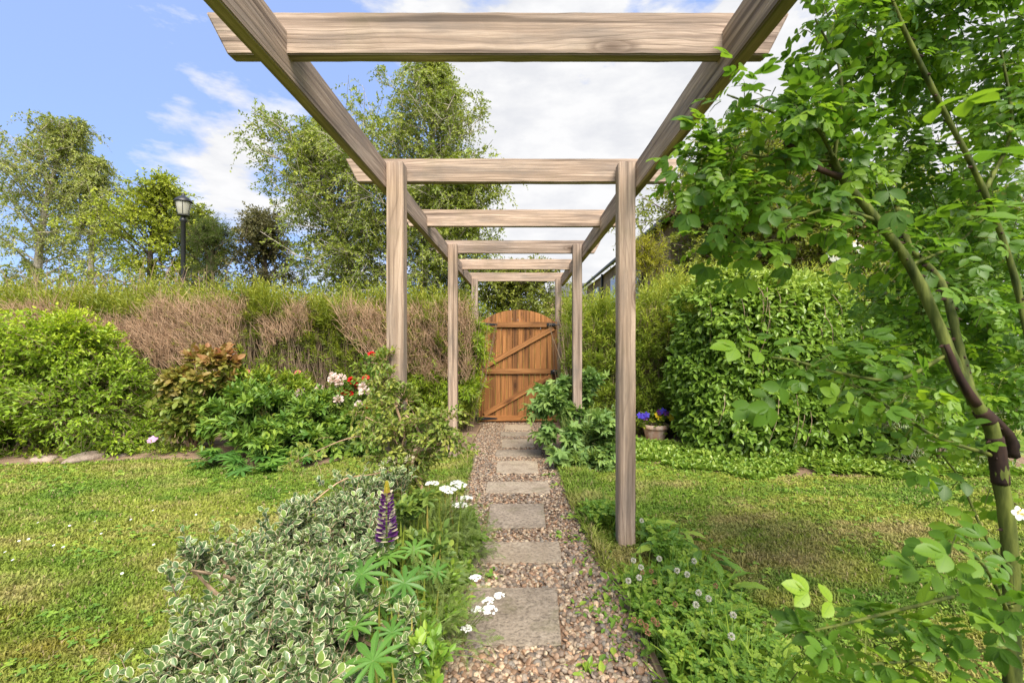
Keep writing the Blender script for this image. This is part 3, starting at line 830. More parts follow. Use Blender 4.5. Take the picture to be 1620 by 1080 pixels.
for (xa_, ya_, xb_, yb_) in ((766, 580, 876, 519), (766, 655, 872, 595)):
    A, B = P(xa_, ya_, gy), P(xb_, yb_, gy)
    o = timber('brace', (A[0], ly + .0025, A[2]), (B[0], ly + .0025, B[2]), 0.027, 0.078, M_GATE, gate, segs=8); set_col(o, 0.75 + random.random() * .2)
def flat_poly(name, pts, y0, y1, mat, parent):
    bm = bmesh.new()
    f = [bm.verts.new((x, y0, z)) for x, z in pts]; b = [bm.verts.new((x, y1, z)) for x, z in pts]
    bm.faces.new(f); bm.faces.new(b[::-1]); n = len(pts)
    for j in range(n): bm.faces.new((f[j], b[j], b[(j + 1) % n], f[(j + 1) % n]))
    bmesh.ops.recalc_face_normals(bm, faces=bm.faces[:])
    bmesh.ops.bevel(bm, geom=bm.edges[:], offset=0.0015, segments=1)
    return bm_obj(name, bm, mat, parent)
for py in (513, 661):
    zc = zpx(py)
    h = flat_poly('hinge', [(gx0 - .035, zc - .02), (gx0 + .06, zc - .026), (gx0 + .28, zc - .01), (gx0 + .30, zc), (gx0 + .28, zc + .01), (gx0 + .06, zc + .026), (gx0 - .035, zc + .02)], ly - .024, ly - .0175, M_IRON, gate)
    b = sticks(np.array([[gx0 - .035, ly - .02, zc - .045]]), np.array([[gx0 - .035, ly - .02, zc + .045]]), .012, .012, 8)
    q = emit('hinge_pin', [b], M_IRON); q.parent = h; q.location = (0, 0, 0)
    for xo in (.02, .07, .13, .2):
        bm = bmesh.new(); bmesh.ops.create_uvsphere(bm, u_segments=8, v_segments=5, radius=.007)
        for v in bm.verts: v.co = Vector((v.co.x + gx0 + xo, v.co.y * .6 + ly - .025, v.co.z + zc))
        q = bm_obj('rivet', bm, M_IRON, None, True); q.parent = h; q.location = (0, 0, 0)
# bolt top right
zc = zpx(513.5)
bp = flat_poly('sliding_bolt', [(gx1 - .17, zc - .025), (gx1 - .03, zc - .025), (gx1 - .03, zc + .025), (gx1 - .17, zc + .025)], ly - .022, ly - .0165, M_IRON, gate)
q = emit('bolt_rod', [sticks(np.array([[gx1 - .165, ly - .03, zc]]), np.array([[gx1 + .03, ly - .03, zc]]), .009, .009, 8), sticks(np.array([[gx1 - .1, ly - .03, zc]]), np.array([[gx1 - .1, ly - .065, zc - .01]]), .007, .007, 6)], M_IRON); q.parent = bp; q.location = (0, 0, 0)
for xo in (.15, .06):
    q = flat_poly('staple', [(gx1 - xo - .012, zc - .018), (gx1 - xo + .012, zc - .018), (gx1 - xo + .012, zc + .018), (gx1 - xo - .012, zc + .018)], ly - .042, ly - .0225, M_IRON, None); q.parent = bp; q.location = (0, 0, 0)
# latch middle right
zc = zpx(588)
lt = flat_poly('latch', [(gx1 - .11, zc - .03), (gx1 - .05, zc - .045), (gx1 - .01, zc - .03), (gx1 - .01, zc + .03), (gx1 - .05, zc + .04), (gx1 - .11, zc + .025)], ly - .026, ly - .0165, M_IRON, gate)
bm = bmesh.new(); mt_ = Matrix.Translation((gx1 - .06, ly - .03, zc)) @ Matrix.Rotation(R(90), 4, 'X')
bmesh.ops.create_cone(bm, segments=16, radius1=.042, radius2=.042, depth=.012, cap_ends=True, matrix=mt_)
q = bm_obj('latch_ring', bm, M_IRON, None, True); q.parent = lt; q.location = (0, 0, 0)
q = emit('latch_bar', [sticks(np.array([[gx1 - .08, ly - .04, zc + .01]]), np.array([[gx1 + .05, ly - .03, zc + .014]]), .01, .009, 6)], M_IRON); q.parent = lt; q.location = (0, 0, 0)

# ------------------------------------------------------------------ timber edging of the path
def edging(name, label, ptsxy, h, th=0.022):
    bm = bmesh.new(); rows = []
    p = np.array(ptsxy)
    for i, (x, y) in enumerate(p):
        z = gz(y); j = (random.random() - .5) * .008
        rows.append([bm.verts.new((x - th / 2, y, z - .03)), bm.verts.new((x + th / 2, y, z - .03)), bm.verts.new((x + th / 2, y, z + h + j)), bm.verts.new((x - th / 2, y, z + h + j))])
    for a, b in zip(rows[:-1], rows[1:]):
        for k in range(4): bm.faces.new((a[k], a[(k + 1) % 4], b[(k + 1) % 4], b[k]))
    bm.faces.new(rows[0][::-1]); bm.faces.new(rows[-1]); bmesh.ops.recalc_face_normals(bm, faces=bm.faces[:])
    bmesh.ops.bevel(bm, geom=[e for e in bm.edges if len(e.link_faces) == 2 and e.calc_face_angle(0) > .6], offset=.004, segments=1)
    # mesh with the grain along local X
    c = Vector((p[:, 0].mean(), p[:, 1].mean(), 0))
    for v in bm.verts: v.co = Vector((v.co.y - c.y, -(v.co.x - c.x), v.co.z))
    o = bm_obj(name, bm, M_EDGE); o.matrix_local = Matrix.Translation(c) @ Matrix.Rotation(R(90), 4, 'Z')
    return tag(o, label, 'path edging', 'timber edging boards of the path')
edging('edging_board', 'weathered timber edging board at the right side of the gravel beside the clover', [(path_r(y) + .02, y) for y in np.linspace(.6, 3.3, 14)], 0.035)
edging('edging_board', 'short timber edging board left of the gravel near the gate', [(path_l(y) - .01, y) for y in np.linspace(4.6, 6.7, 9)], 0.04)

# ------------------------------------------------------------------ leaf materials
G1 = lambda *s: list(zip(np.linspace(0, 1, len(s)), s))
ML_HEDGE = leaf_mat('hedge_leaf', G1((.065, .12, .014), (.13, .205, .024), (.24, .30, .04)))
ML_HEDGER = leaf_mat('hedge_leaf_right', G1((.075, .15, .02), (.15, .25, .03), (.30, .38, .065)))
ML_SPIR = leaf_mat('fresh_green_leaf', G1((.065, .15, .014), (.15, .28, .02), (.29, .42, .03)))
ML_MOUND = leaf_mat('climber_leaf', G1((.055, .14, .018), (.11, .225, .028), (.20, .32, .06)), rough=.35)
ML_IVY = leaf_mat('ivy_leaf', G1((.035, .09, .018), (.08, .165, .03), (.15, .24, .04)))
ML_COVER = leaf_mat('low_cover_leaf', G1((.055, .13, .014), (.12, .22, .02), (.22, .30, .03)))
ML_RED = leaf_mat('bronze_leaf', G1((.05, .115, .02), (.105, .185, .028), (.16, .17, .04), (.21, .10, .055)))
ML_PER = leaf_mat('perennial_leaf', G1((.04, .12, .022), (.085, .19, .028), (.16, .27, .03)))
ML_YEL = leaf_mat('yellowing_leaf', G1((.20, .26, .03), (.38, .36, .06)))
ML_ANEM = leaf_mat('grey_green_leaf', G1((.05, .125, .034), (.10, .21, .055), (.17, .30, .075)))
ML_EUO = leaf_mat('variegated_leaf', G1((.035, .085, .03), (.06, .13, .045), (.12, .22, .04)), rough=.35, trans=.25, edge=(.66, .64, .40), edge_at=.79, tcol=1.0)
ML_HONEY = leaf_mat('cream_variegated_leaf', G1((.045, .11, .015), (.11, .20, .025), (.23, .29, .05)), edge=(.50, .47, .20), edge_at=.9)
ML_LUPIN = leaf_mat('lupin_leaf', G1((.03, .105, .018), (.055, .165, .024), (.10, .23, .03)), rib=(.16, .28, .07))
ML_WEED = leaf_mat('weed_leaf', G1((.055, .15, .016), (.10, .235, .022), (.19, .32, .035)), rib=(.25, .33, .12))
ML_FEATH = leaf_mat('feathery_leaf', G1((.06, .12, .03), (.12, .20, .045)))
ML_ROSE = leaf_mat('rose_leaf', G1((.024, .07, .012), (.05, .13, .018), (.12, .235, .025)), rough=.42, spec=.28, trans=.45, rib=(.11, .20, .04), tcol=1.5, gain=(2.0, 1.55, 1.1))
ML_BIRCH = leaf_mat('birch_leaf', G1((.07, .13, .018), (.13, .21, .03), (.22, .30, .052)))
ML_BIRCH2 = leaf_mat('birch_leaf_far', G1((.085, .145, .03), (.155, .23, .05), (.24, .31, .075)))
ML_LIME = leaf_mat('lime_leaf', G1((.10, .17, .016), (.18, .27, .024), (.26, .35, .035)))
ML_PINE = leaf_mat('pine_needle', G1((.045, .09, .022), (.09, .15, .035)))
ML_DARK = leaf_mat('dusky_leaf', G1((.045, .065, .028), (.08, .098, .042), (.12, .14, .045)))
ML_OLIVE = leaf_mat('olive_leaf', G1((.07, .115, .017), (.125, .19, .026), (.20, .255, .038)))
ML_GOLD = leaf_mat('golden_conifer', G1((.15, .20, .010), (.24, .29, .014)))

# ------------------------------------------------------------------ hedges
rng = np.random.default_rng(101)
def hedge(name, label, x0, x1, y0, y1, ztop, nleaf, nstem, mat, brown, seed, lsize=.075, dens=None):
    root = thing(name, label, 'hedge', ((x0 + x1) / 2, (y0 + y1) / 2, gz(y0)))
    def mk(n):
        x = x0 + (x1 - x0) * rng.random(n)
        y = y0 + (y1 - y0) * rng.random(n)**1.5
        h = rng.random(n)
        top = ztop(x) + 0.18 * (fbm(x * 1.6, x * 0, seed) - .5) + 0.10 * (fbm(x * 6, x * 0, seed + 1) - .5)
        return x, y, h, top
    x, y, h, top = mk(nleaf)
    z0 = gz(y)
    # tops are leafier; in the brown clipped band the leaves are sparse and patchy
    z = z0 + (top - z0) * h**0.85
    pat = fbm(x * 1.1, h * 2.2, seed + 3)
    if dens is not None:
        hr_ = (z - z0) / (top - z0); tw_ = fbm(x * 1.1, hr_ * 1.6, seed + 13) > .45 + .45 * np.abs(hr_ - .76)
        keep = rng.random(nleaf) < dens(x, hr_, pat) * np.where(tw_, .55, 1.0)
        x, y, z, h, top, pat = (q[keep] for q in (x, y, z, h, top, pat))
    bulge = 0.45 * (fbm(x * 1.3, z * 1.7, seed + 5) - .5) + .28 * (fbm(x * 4, z * 4, seed + 6) - .5)
    y = y + bulge
    p = np.stack([x, y, z], 1)
    d = np.stack([rng.normal(size=len(x)) * .35, -0.45 - .5 * rng.random(len(x)), .55 + .6 * rng.random(len(x)) + .5 * (h > .88)], 1)
    L = .20 * (.6 + .9 * rng.random(len(x))) * (1 + .6 * (h > .93))
    lv, tw = shoots(p, d, L, 11, lsize, LEAF_W, droop=.12, ang=48, upn=.6, twig=.0016, wscale=1.15,
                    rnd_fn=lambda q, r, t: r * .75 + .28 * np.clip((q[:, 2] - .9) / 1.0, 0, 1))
    emit('foliage', [lv], mat, root)
    xs_, ys_, hs_, tp = mk(nstem)
    ys_ = ys_ + .05 + 0.2 * (fbm(xs_ * 1.3, hs_ * 2, seed + 5) - .5)
    b = np.stack([xs_, ys_ + .12, gz(ys_)], 1)
    lean = rng.normal(size=nstem) * .13 + .25 * (fbm(xs_ * .8, xs_ * 0, seed + 9) - .5)
    st, en = 0.0, (0.8 + .2 * rng.random(nstem))
    zt = gz(ys_) + (tp - gz(ys_)) * en
    e = np.stack([xs_ + lean * 1.4, ys_ - .1 * rng.random(nstem), zt], 1)
    m = (b + e) / 2 + np.stack([rng.normal(size=nstem) * .05, rng.normal(size=nstem) * .04, 0 * xs_], 1)
    emit('stems', [sticks(b, m, .006, .0045), sticks(m, e, .0045, .002)], M_TWIG, root)
    if brown:                                        # clipped twiggy band
        n = brown
        xt = x0 + (x1 - x0) * rng.random(n); yt = y0 + .02 + .25 * rng.random(n)
        hb = .38 + .55 * rng.random(n)
        pt = fbm(xt * 1.1, hb * 1.6, seed + 13) + .1 * (fbm(xt * 6, hb * 5, seed + 14) - .5)
        k = pt > .445 + .45 * np.abs(hb - .76)
        xt, yt, hb = xt[k], yt[k], hb[k]; n = len(xt)
        zt = gz(yt) + (ztop(xt) - gz(yt)) * hb
        yt = yt + .30 * (fbm(xt * 1.3, zt * 1.7, seed + 5) - .5) - .16
        a = np.stack([xt, yt, zt], 1)
        d = np.stack([rng.normal(size=n) * .36 - .4 * np.sin(xt * 5.1) * (fbm(xt * 3, hb * 3, 5) - .2), -.1 - .5 * rng.random(n), .7 + .5 * rng.random(n)], 1)
        L = .14 + .2 * rng.random(n)
        b_ = a + norm(d) * (L * .55)[:, None]; f1 = norm(d + rng.normal(size=d.shape) * .45); f2 = norm(d + rng.normal(size=d.shape) * .7)
        o = emit('dry_twigs', [sticks(a, b_, .0034, .0024), sticks(b_, b_ + f1 * (L * .6)[:, None], .0024, .001), sticks(b_, b_ + f2 * (L * .45)[:, None], .002, .001)], M_TWIGR, root)
        o['label'] = 'bare reddish brown clipped twigs'
    return root
def dl(x, h, pat):
    return np.clip(np.where(h > .86, 1.0, np.where(h > .45, .1 + 1.6 * np.clip(pat - .44, 0, 1) * 2.2, .3 + 1.3 * np.clip(pat - .42, 0, 1) * 2)) + .8 * np.clip((x + 1.7) / .5, 0, 1), 0, 1)
hedge('willow_hedge', 'long clipped willow hedge with brown twiggy face and green tips left of the gate', -8.4, -0.66, 6.2, 7.3, lambda x: 1.70 + 0 * x + .04 * np.sin(x * 1.1), 21000, 4500, ML_HEDGE, 14000, 31, lsize=.088, dens=dl)
hedge('willow_hedge', 'dense green willow hedge with spiky tips right of the gate behind the flower pot', 0.66, 4.6, 6.0, 7.2, lambda x: 1.60 + .30 * np.clip((x - 1.2) / .9, 0, 1) + .03 * np.sin(x * 3), 11500, 1800, ML_HEDGER, 0, 57, lsize=.085)
# bulging green clump of the hedge beside the gate's left post
bush('bamboo_clump', 'bushy green narrow leaved clump leaning on the left side of the gate', 'shrub',
     [(P(735, 545, 6.5), (.28, .3, .42)), (P(700, 600, 6.4), (.4, .3, .35)), (P(725, 620, 6.3), (.3, .25, .25)), (P(660, 590, 6.3), (.4, .25, .4))], 2300, .24, 11, .09, LEAF_W, ML_SPIR, up=.2, droop=.3, wscale=1.2)

# ------------------------------------------------------------------ border on the left
rng = np.random.default_rng(102)
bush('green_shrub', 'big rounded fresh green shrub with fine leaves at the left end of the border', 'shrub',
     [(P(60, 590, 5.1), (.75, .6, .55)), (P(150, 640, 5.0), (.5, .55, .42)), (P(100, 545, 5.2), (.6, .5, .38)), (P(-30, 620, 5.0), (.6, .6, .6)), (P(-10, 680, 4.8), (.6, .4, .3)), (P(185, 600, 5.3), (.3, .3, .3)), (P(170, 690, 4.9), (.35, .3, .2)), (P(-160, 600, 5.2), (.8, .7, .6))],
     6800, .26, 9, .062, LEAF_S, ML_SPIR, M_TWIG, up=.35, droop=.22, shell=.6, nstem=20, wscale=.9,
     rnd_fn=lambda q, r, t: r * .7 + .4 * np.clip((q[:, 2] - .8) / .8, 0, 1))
bush('bronze_shrub', 'open shrub with bronze tinted oval leaves between green shrub and perennials', 'shrub',
     [(P(310, 610, 5.0), (.3, .28, .3)), (P(290, 650, 5.0), (.28, .25, .22)), (P(345, 580, 5.1), (.22, .2, .18)), (P(270, 600, 5.0), (.25, .2, .15)), (P(300, 685, 4.95), (.25, .2, .12))],
     440, .2, 7, .1, LEAF_O2, ML_RED, M_TWIGR, up=.5, droop=.1, shell=.25, nstem=14, rnd_fn=lambda q, r, t: r * .62 + .42 * np.clip((q[:, 2] - .45) / .55, 0, 1))
bush('perennial_clump', 'large leafy mid green perennial clump in the middle of the left border', 'plant',
     [(P(430, 665, 4.75), (.42, .4, .32)), (P(370, 660, 4.8), (.28, .3, .26)), (P(490, 665, 4.9), (.3, .3, .26)), (P(440, 700, 4.6), (.45, .3, .16))],
     1000, .2, 9, .1, LEAF_L, ML_PER, M_STEM, up=.7, droop=.25, shell=.5, nstem=26, upn=.8, wscale=1.5)
bush('perennial_clump', 'perennial with narrow leaves and yellow green shoot tips behind the large clump', 'plant',
     [(P(430, 610, 5.2), (.3, .2, .14)), (P(400, 605, 5.2), (.2, .2, .12)), (P(470, 625, 5.2), (.2, .2, .14))],
     260, .16, 8, .075, LEAF_L, ML_COVER, M_STEM, up=.9, droop=.1, nstem=16, wscale=1.4)
bush('leafy_plant', 'dark green bushy plant between the perennial clump and the left near post', 'plant',
     [(P(560, 680, 4.9), (.3, .3, .22)), (P(520, 690, 4.8), (.28, .3, .18)), (P(600, 690, 5.0), (.25, .25, .2))], 650, .18, 8, .08, LEAF_O, ML_PER, M_STEM, up=.5, droop=.25)
def rosette_plant(name, label, centre, n, h, size, tm, mat, spread=.2, group=None, cat='plant', stem=.003, smooth=False, lean=.5):
    c = np.array(centre); c[2] = gz(c[1])
    root = thing(name, label, cat, c, group)
    a = rng.random(n) * 6.28; q = np.sqrt(rng.random(n)) * spread
    e = c + np.stack([np.cos(a) * q, np.sin(a) * q, h * (1.0 - .6 * (q / spread)**2) * (.55 + .5 * rng.random(n))], 1)
    b = c + np.stack([np.cos(a) * q * .15, np.sin(a) * q * .15, 0 * a], 1)
    d = norm(np.stack([np.cos(a), np.sin(a), .15 + 0 * a], 1) + rng.normal(size=(n, 3)) * .25)
    nn = norm(UP + d * lean * -.2 + np.stack([np.cos(a), np.sin(a), 0 * a], 1) * lean * (q / spread)[:, None] + rng.normal(size=(n, 3)) * .15)
    lv = leaves(e, d, nn, size * (.75 + .5 * rng.random(n)), tm)
    m = (b + e) / 2 + UP * .1 * h
    emit('foliage', [lv], mat, root, smooth)
    emit('stems', [sticks(b, m, stem, stem * .8, 4), sticks(m, e, stem * .8, stem * .6, 4)], M_STEM, root)
    return root
for (px, py, n, h, s, sp, lab) in ((345, 735, 24, .15, .11, .22, 'low lupin leaf clump at the lawn edge below the bronze shrub'), (405, 742, 30, .17, .12, .26, 'low lupin leaf clump at the lawn edge in front of the large perennial'), (462, 735, 24, .17, .12, .24, 'low lupin leaf clump at the lawn edge, right of two others')):
    rosette_plant('lupin_clump', lab, G(px, py), n, h, s, LUPIN, ML_LUPIN, sp, 'lupin leaf clumps along the lawn edge')

# flower heads
def petal_flower(c, nrm, r, n, w=.5, cone=.25, tm=None, rnd=None):
    nrm = np.array(nrm, float); nrm /= np.linalg.norm(nrm)
    u = np.cross(nrm, [0.3, 0.5, 0.9]); u /= np.linalg.norm(u); v = np.cross(nrm, u)
    a = np.arange(n) * 2 * math.pi / n
    d = np.cos(a)[:, None] * u + np.sin(a)[:, None] * v + nrm * cone
    return leaves(np.repeat(np.array(c)[None], n, 0), d, np.repeat(nrm[None], n, 0) - .3 * d, r, tm or T_PETAL, rnd)
T_PETAL = t_ovate(0.36, -0.03, 0.12, ts=(0, .3, .65, .9, 1), peak=.65)
def flower_mat(name, *cols, trans=.3): return leaf_mat(name, G1(*cols), rough=.6, trans=trans, spec=.15, tcol=1.0, gain=(1, 1, 1))
MF_RED = flower_mat('red_petal', (.45, .008, .01), (.68, .02, .02))
MF_PINK = flower_mat('salmon_pink_petal', (.55, .13, .12), (.70, .24, .20))
MF_BLUSH = flower_mat('blush_petal', (.70, .50, .46), (.80, .70, .65))
MF_WHITE = flower_mat('white_petal', (.70, .70, .66), (.85, .84, .82))
MF_CREAM = flower_mat('cream_petal', (.60, .53, .35), (.72, .66, .48))
MF_PURPLE = flower_mat('purple_petal', (.10, .02, .135), (.19, .055, .24))
MF_BLUE = flower_mat('violet_blue_petal', (.05, .03, .35), (.10, .07, .55))
MF_YELLOW = flower_mat('yellow_petal', (.75, .50, .02), (.85, .70, .05))
MF_LILAC = flower_mat('lilac_petal', (.60, .30, .55), (.75, .50, .72))
MF_CLOV = flower_mat('clover_floret', (.62, .58, .50), (.76, .74, .66))
MF_DRY = flower_mat('faded_clover', (.33, .15, .08), (.45, .26, .15))

def ball_flower(c, r, n, tm=None, dome=-.2, sz=.55):
    d = norm(rng.normal(size=(n, 3))); d[:, 2] = np.maximum(d[:, 2], dome); d = norm(d)
    return leaves(np.array(c) + d * r * .45, d, rng.normal(size=(n, 3)), r * sz * 1.2, tm or T_PETAL)

def stem_to(a, b, r, bend=.1, mat=None):
    m = (np.array(a) + np.array(b)) / 2 + rng.normal(size=3) * bend * np.linalg.norm(np.array(b) - np.array(a)) * .3
    return tube(curve([a, m, b], 7), np.linspace(r, r * .6, 7), 5)

def flowering(name, label, base, heads, foliage_blobs, nf, leaf, lmat, lsize, hmat, hr, kind, cat='flower', L=.14, m=6, stemr=.003, group=None, npet=20):
    base = np.array(base)
    root = thing(name, label, cat, base, group)
    if nf:
        p, d = blob_pts(foliage_blobs, nf, .3, gz); d = norm(d + UP * .6 + rng.normal(size=d.shape) * .5)
        lv, tw = shoots(p, d, L, m, lsize, leaf, droop=.2); emit('foliage', [lv], lmat, root)
    else: tw = []
    st = list(tw)
    for h in heads:
        st.append(stem_to(base + np.array([rng.normal() * .04, rng.normal() * .04, 0]), h, stemr))
        r = hr * (.8 + .4 * rng.random())
        if kind == 'ball': fl = [ball_flower(h, r, npet)]
        elif kind == 'daisy': fl = [petal_flower(h, norm(np.array([rng.normal() * .2, -.6, .8])), r, 9)]
        elif kind == 'rose': fl = [petal_flower(np.array(h) + np.array([0, 0, -.15 * r + .12 * r * j]), norm(np.array([rng.normal() * .2, -.5, .85])), r * (1 - .2 * j), 6, cone=.3 + .45 * j) for j in range(4)]
        elif kind == 'umbel':
            fl = []
            for q in range(34):
                a = rng.random() * 6.28; s = math.sqrt(rng.random()) * r
                c = np.array(h) + np.array([math.cos(a) * s, math.sin(a) * s, rng.random() * .1 * r - .25 * s * s / r])
                fl.append(petal_flower(c, (rng.normal() * .15, -.35 + rng.normal() * .12, 1), .22 * r, 5, tm=T_PETAL))
        elif kind == 'spike':
            fl = []
            for q in range(26):
                t = q / 25; a = q * 2.4
                c = np.array(h) + np.array([math.cos(a) * r * .25, math.sin(a) * r * .25, (t - .5) * r * 3.4])
                fl.append(leaves(c[None], np.array([[math.cos(a), math.sin(a), .4]]), np.array([[0, 0, 1.]]), r * (.62 - .35 * t), T_PETAL))
        emit('flower', fl, hmat, root)
    emit('stems', st, M_STEM, root)
    return root

dR = 5.2
flowering('red_rose_bush', 'rose bush with scarlet flowers in the border beside the left near post', G(565, 690),
          [P(560, 604, dR), P(566, 610, dR + .05), P(579, 597, dR), P(545, 620, dR), P(553, 622, dR), P(588, 560, dR + .1), P(546, 645, dR - .05), P(540, 617, dR), P(556, 600, dR), P(582, 640, dR)],
          [(P(565, 640, dR + .1), (.22, .2, .3)), (P(590, 600, dR + .15), (.12, .15, .3))], 170, LEAF_O, ML_PER, .06, MF_RED, .055, 'rose')
flowering('blush_flower_plant', 'tall plant with clusters of pale pink flowers left of the red roses', G(520, 700),
          [P(528, 600, 5.1), P(505, 614, 5.1), P(536, 606, 5.1), P(520, 642, 5.0), P(535, 632, 5.0), P(568, 640, 5.0), P(475, 622, 5.1), P(577, 620, 5.0), P(527, 595, 5.15), P(540, 598, 5.1), P(513, 640, 5.0), P(574, 612, 5.1)],
          [(P(525, 660, 5.1), (.3, .2, .22))], 200, LEAF_O, ML_IVY, .06, MF_BLUSH, .055, 'ball', npet=60)
flowering('salvia', 'small plant with violet blue flower spikes at the foot of the left near post', G(578, 712),
          [P(568, 682, 4.9), P(580, 680, 4.9), P(589, 685, 4.9), P(575, 688, 4.95), P(583, 690, 4.9)], [(P(578, 702, 4.9), (.12, .1, .06))], 50, LEAF_L, ML_ANEM, .06, MF_BLUE, .028, 'spike')
flowering('salmon_rose_bush', 'slender rose with salmon pink blooms behind the perennial clump', G(395, 690),
          [P(388, 588, 5.3), P(392, 604, 5.25), P(389, 612, 5.25), P(471, 589, 5.35)], [(P(395, 630, 5.3), (.15, .12, .22))], 70, LEAF_O, ML_RED, .06, MF_PINK, .05, 'rose')
flowering('lilac_daisy', 'single lilac daisy flower above a small feathery tuft on bare soil', G(244, 717), [P(242, 695, 4.75)], [(P(246, 710, 4.78), (.08, .08, .05))], 45, LEAF_W, ML_COVER, .05, MF_LILAC, .055, 'daisy', L=.1)
rosette_plant('feathery_tuft', 'small bright green feathery tuft on bare soil right of the lilac daisy', G(281, 717), 60, .11, .09, FERNY, ML_COVER, .11)
for px, py, s, lab in ((135, 727, .12, 'large flat pale rock at the edge of the left bed'), (157, 725, .05, 'small pale rock beside the large flat one'), (192, 722, .06, 'low grey rock on soil left of the lilac daisy'), (68, 729, .09, 'dull flat rock under the big green shrub'), (222, 716, .06, 'rounded rock half hidden behind the lilac daisy'), (165, 716, .08, 'brownish rock further back on bare soil below the green shrub')):
    bm = bmesh.new(); bmesh.ops.create_icosphere(bm, subdivisions=3, radius=1)
    sd = random.random() * 20
    for v in bm.verts:
        k = 1 + .5 * (float(vnoise(np.array(v.co.x * 1.6 + sd), np.array(v.co.y * 1.6 + v.co.z), 3)) - .5)
        v.co = Vector((v.co.x * s * 1.5 * k, v.co.y * s * k, max(-.2, v.co.z) * s * .5 * k))
    g = G(px, py); o = bm_obj('rock', bm, stone_mat('rock_stone', (.28, .21, .16), (.42, .33, .26), (.16, .12, .09)) if px == 135 else bpy.data.materials['rock_stone'], None, True); o.location = g + np.array([0, 0, s * .12]); o.rotation_euler.z = random.random() * 3
    tag(o, lab, 'rock', 'rocks along the edge of the border')
stake = thing('hedge_stake', 'dark leaning wooden stake in front of the hedge above the perennial clump', 'stake', P(386, 640, 5.9))
emit('stake_wood', [tube([P(386, 645, 5.9), P(378, 598, 5.9), P(370, 556, 5.95)], [.045, .042, .036], 8, .15)], M_BARK, stake)

tag(emit('lawn_clover', [LAWN_CLOVER], ML_WEED), 'patches of clover leaves in the mown lawn', 'clover', kind='stuff')
# low cover in the left bed
p, d = blob_pts([(np.array([x, bed_l(np.array(x)) + .35, gz(4.6)]), (.5, .25, .05)) for x in np.linspace(-4.9, -3.9, 4)] + [(G(180, 722) + np.array([0, .3, 0]), (.3, .2, .05)), (G(300, 722), (.2, .2, .05)), (G(620, 712), (.35, .2, .06)), (G(560, 712), (.3, .15, .05)), (G(700, 700), (.3, .3, .05))], 700, .2, gz)
lv, tw = shoots(p, norm(d + UP), .07, 5, .04, LEAF_O, upn=1.2)
o = emit('ground_cover', [lv], ML_COVER); tag(o, 'low green weeds scattered over the soil of the left border', 'ground cover', kind='stuff')

# ------------------------------------------------------------------ climber mound, right
rng = np.random.default_rng(103)
mx0 = P(1250, 0, 5.1)[0]
mound_blobs = [(np.array([2.85, 5.4, .95]), (.95, .8, 1.0)), (np.array([2.42, 5.3, .7]), (.55, .6, .8)), (np.array([3.3, 5.3, .85]), (.85, .8, .95)), (np.array([2.5, 5.3, 1.45]), (.6, .65, .5)), (np.array([3.0, 5.4, 1.4]), (.8, .7, .52)), (np.array([2.75, 4.95, .35]), (.8, .55, .5)), (np.array([3.5, 4.9, .4]), (.8, .6, .5)), (np.array([4.0, 5.4, .7]), (.8, .8, .8))]
mound = thing('climber_mound', 'tall dense mound of green climbing leaves trailing to the ground right of the pot', 'climbing plant', (2.8, 5.35, gz(5.35)))
p, d = blob_pts(mound_blobs, 17500, .78, gz, .1)
fr = (d[:, 1] < .35); p, d = p[fr], d[fr]
d2 = norm(d * .8 + rng.normal(size=d.shape) * .45 - UP * .35 + UP * .8 * (p[:, 2:3] > 1.55))
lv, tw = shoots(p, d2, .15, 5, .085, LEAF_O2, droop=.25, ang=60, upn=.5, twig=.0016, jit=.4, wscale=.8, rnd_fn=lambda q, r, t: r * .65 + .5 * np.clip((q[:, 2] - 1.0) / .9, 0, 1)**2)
lv2 = leaves(p, d + UP * -.5 + rng.normal(size=d.shape) * .3, d + UP * .7 + rng.normal(size=d.shape) * .3, .08, LEAF_O2)
emit('foliage', [lv, lv2], ML_MOUND, mound)
hang = []
for k in range(45):                                # hanging runners
    b = mound_blobs[rng.integers(0, 7)]; a = -math.pi / 2 + rng.normal() * .7
    s = b[0] + b[1] * np.array([math.cos(a), math.sin(a), .35 + .3 * rng.random()]) * 1.0
    e = s + np.array([rng.normal() * .08, -.05, -.25 - .25 * rng.random()])
    hang.append(tube(curve([s, (s + e) / 2 + np.array([0, -.06, .03]), e], 6), np.full(6, .0028), 4))
emit('runners', hang, M_TWIG, mound)
# groundcover at its foot
xg = 0.95 + 3.6 * rng.random(5200); yg = bed_r(xg) - .28 + .5 * fbm(xg * 3, xg * 0, 71) + 1.15 * rng.random(5200)**1.4
p = np.stack([xg, yg, gz(yg)], 1)
d = norm(np.stack([rng.normal(size=5200) * .5, -.3 + rng.normal(size=5200) * .4, .8 + 0 * xg], 1))
p, d, hgt = (q[(fbm(xg * 2.3, yg * 3.1, 44) > .27)] for q in (p, d, np.clip((xg - 1.2) / 1.2, .45, 1) * .22 * (.05 + 1.5 * fbm(xg * 3, yg * 3, 40)) * np.clip((yg - bed_r(xg) + .15) / .5, .2, 1)))
lv, tw = shoots(p, d, hgt, 6, .055, LEAF_O2, droop=.2, upn=1.0)
o = emit('ground_cover', [lv] , ML_MOUND); tag(o, 'low leafy ground cover along the foot of the climber mound', 'ground cover', kind='stuff')
bush('variegated_shrub', 'pale edged shrub with pinkish tips right of the mound behind the rose canes', 'shrub', [(P(1480, 600, 4.6), (.45, .4, .4)), (P(1540, 640, 4.4), (.45, .4, .4)), (P(1430, 680, 4.3), (.3, .3, .25))], 900, .2, 8, .07, LEAF_L, ML_EUO, up=.6)

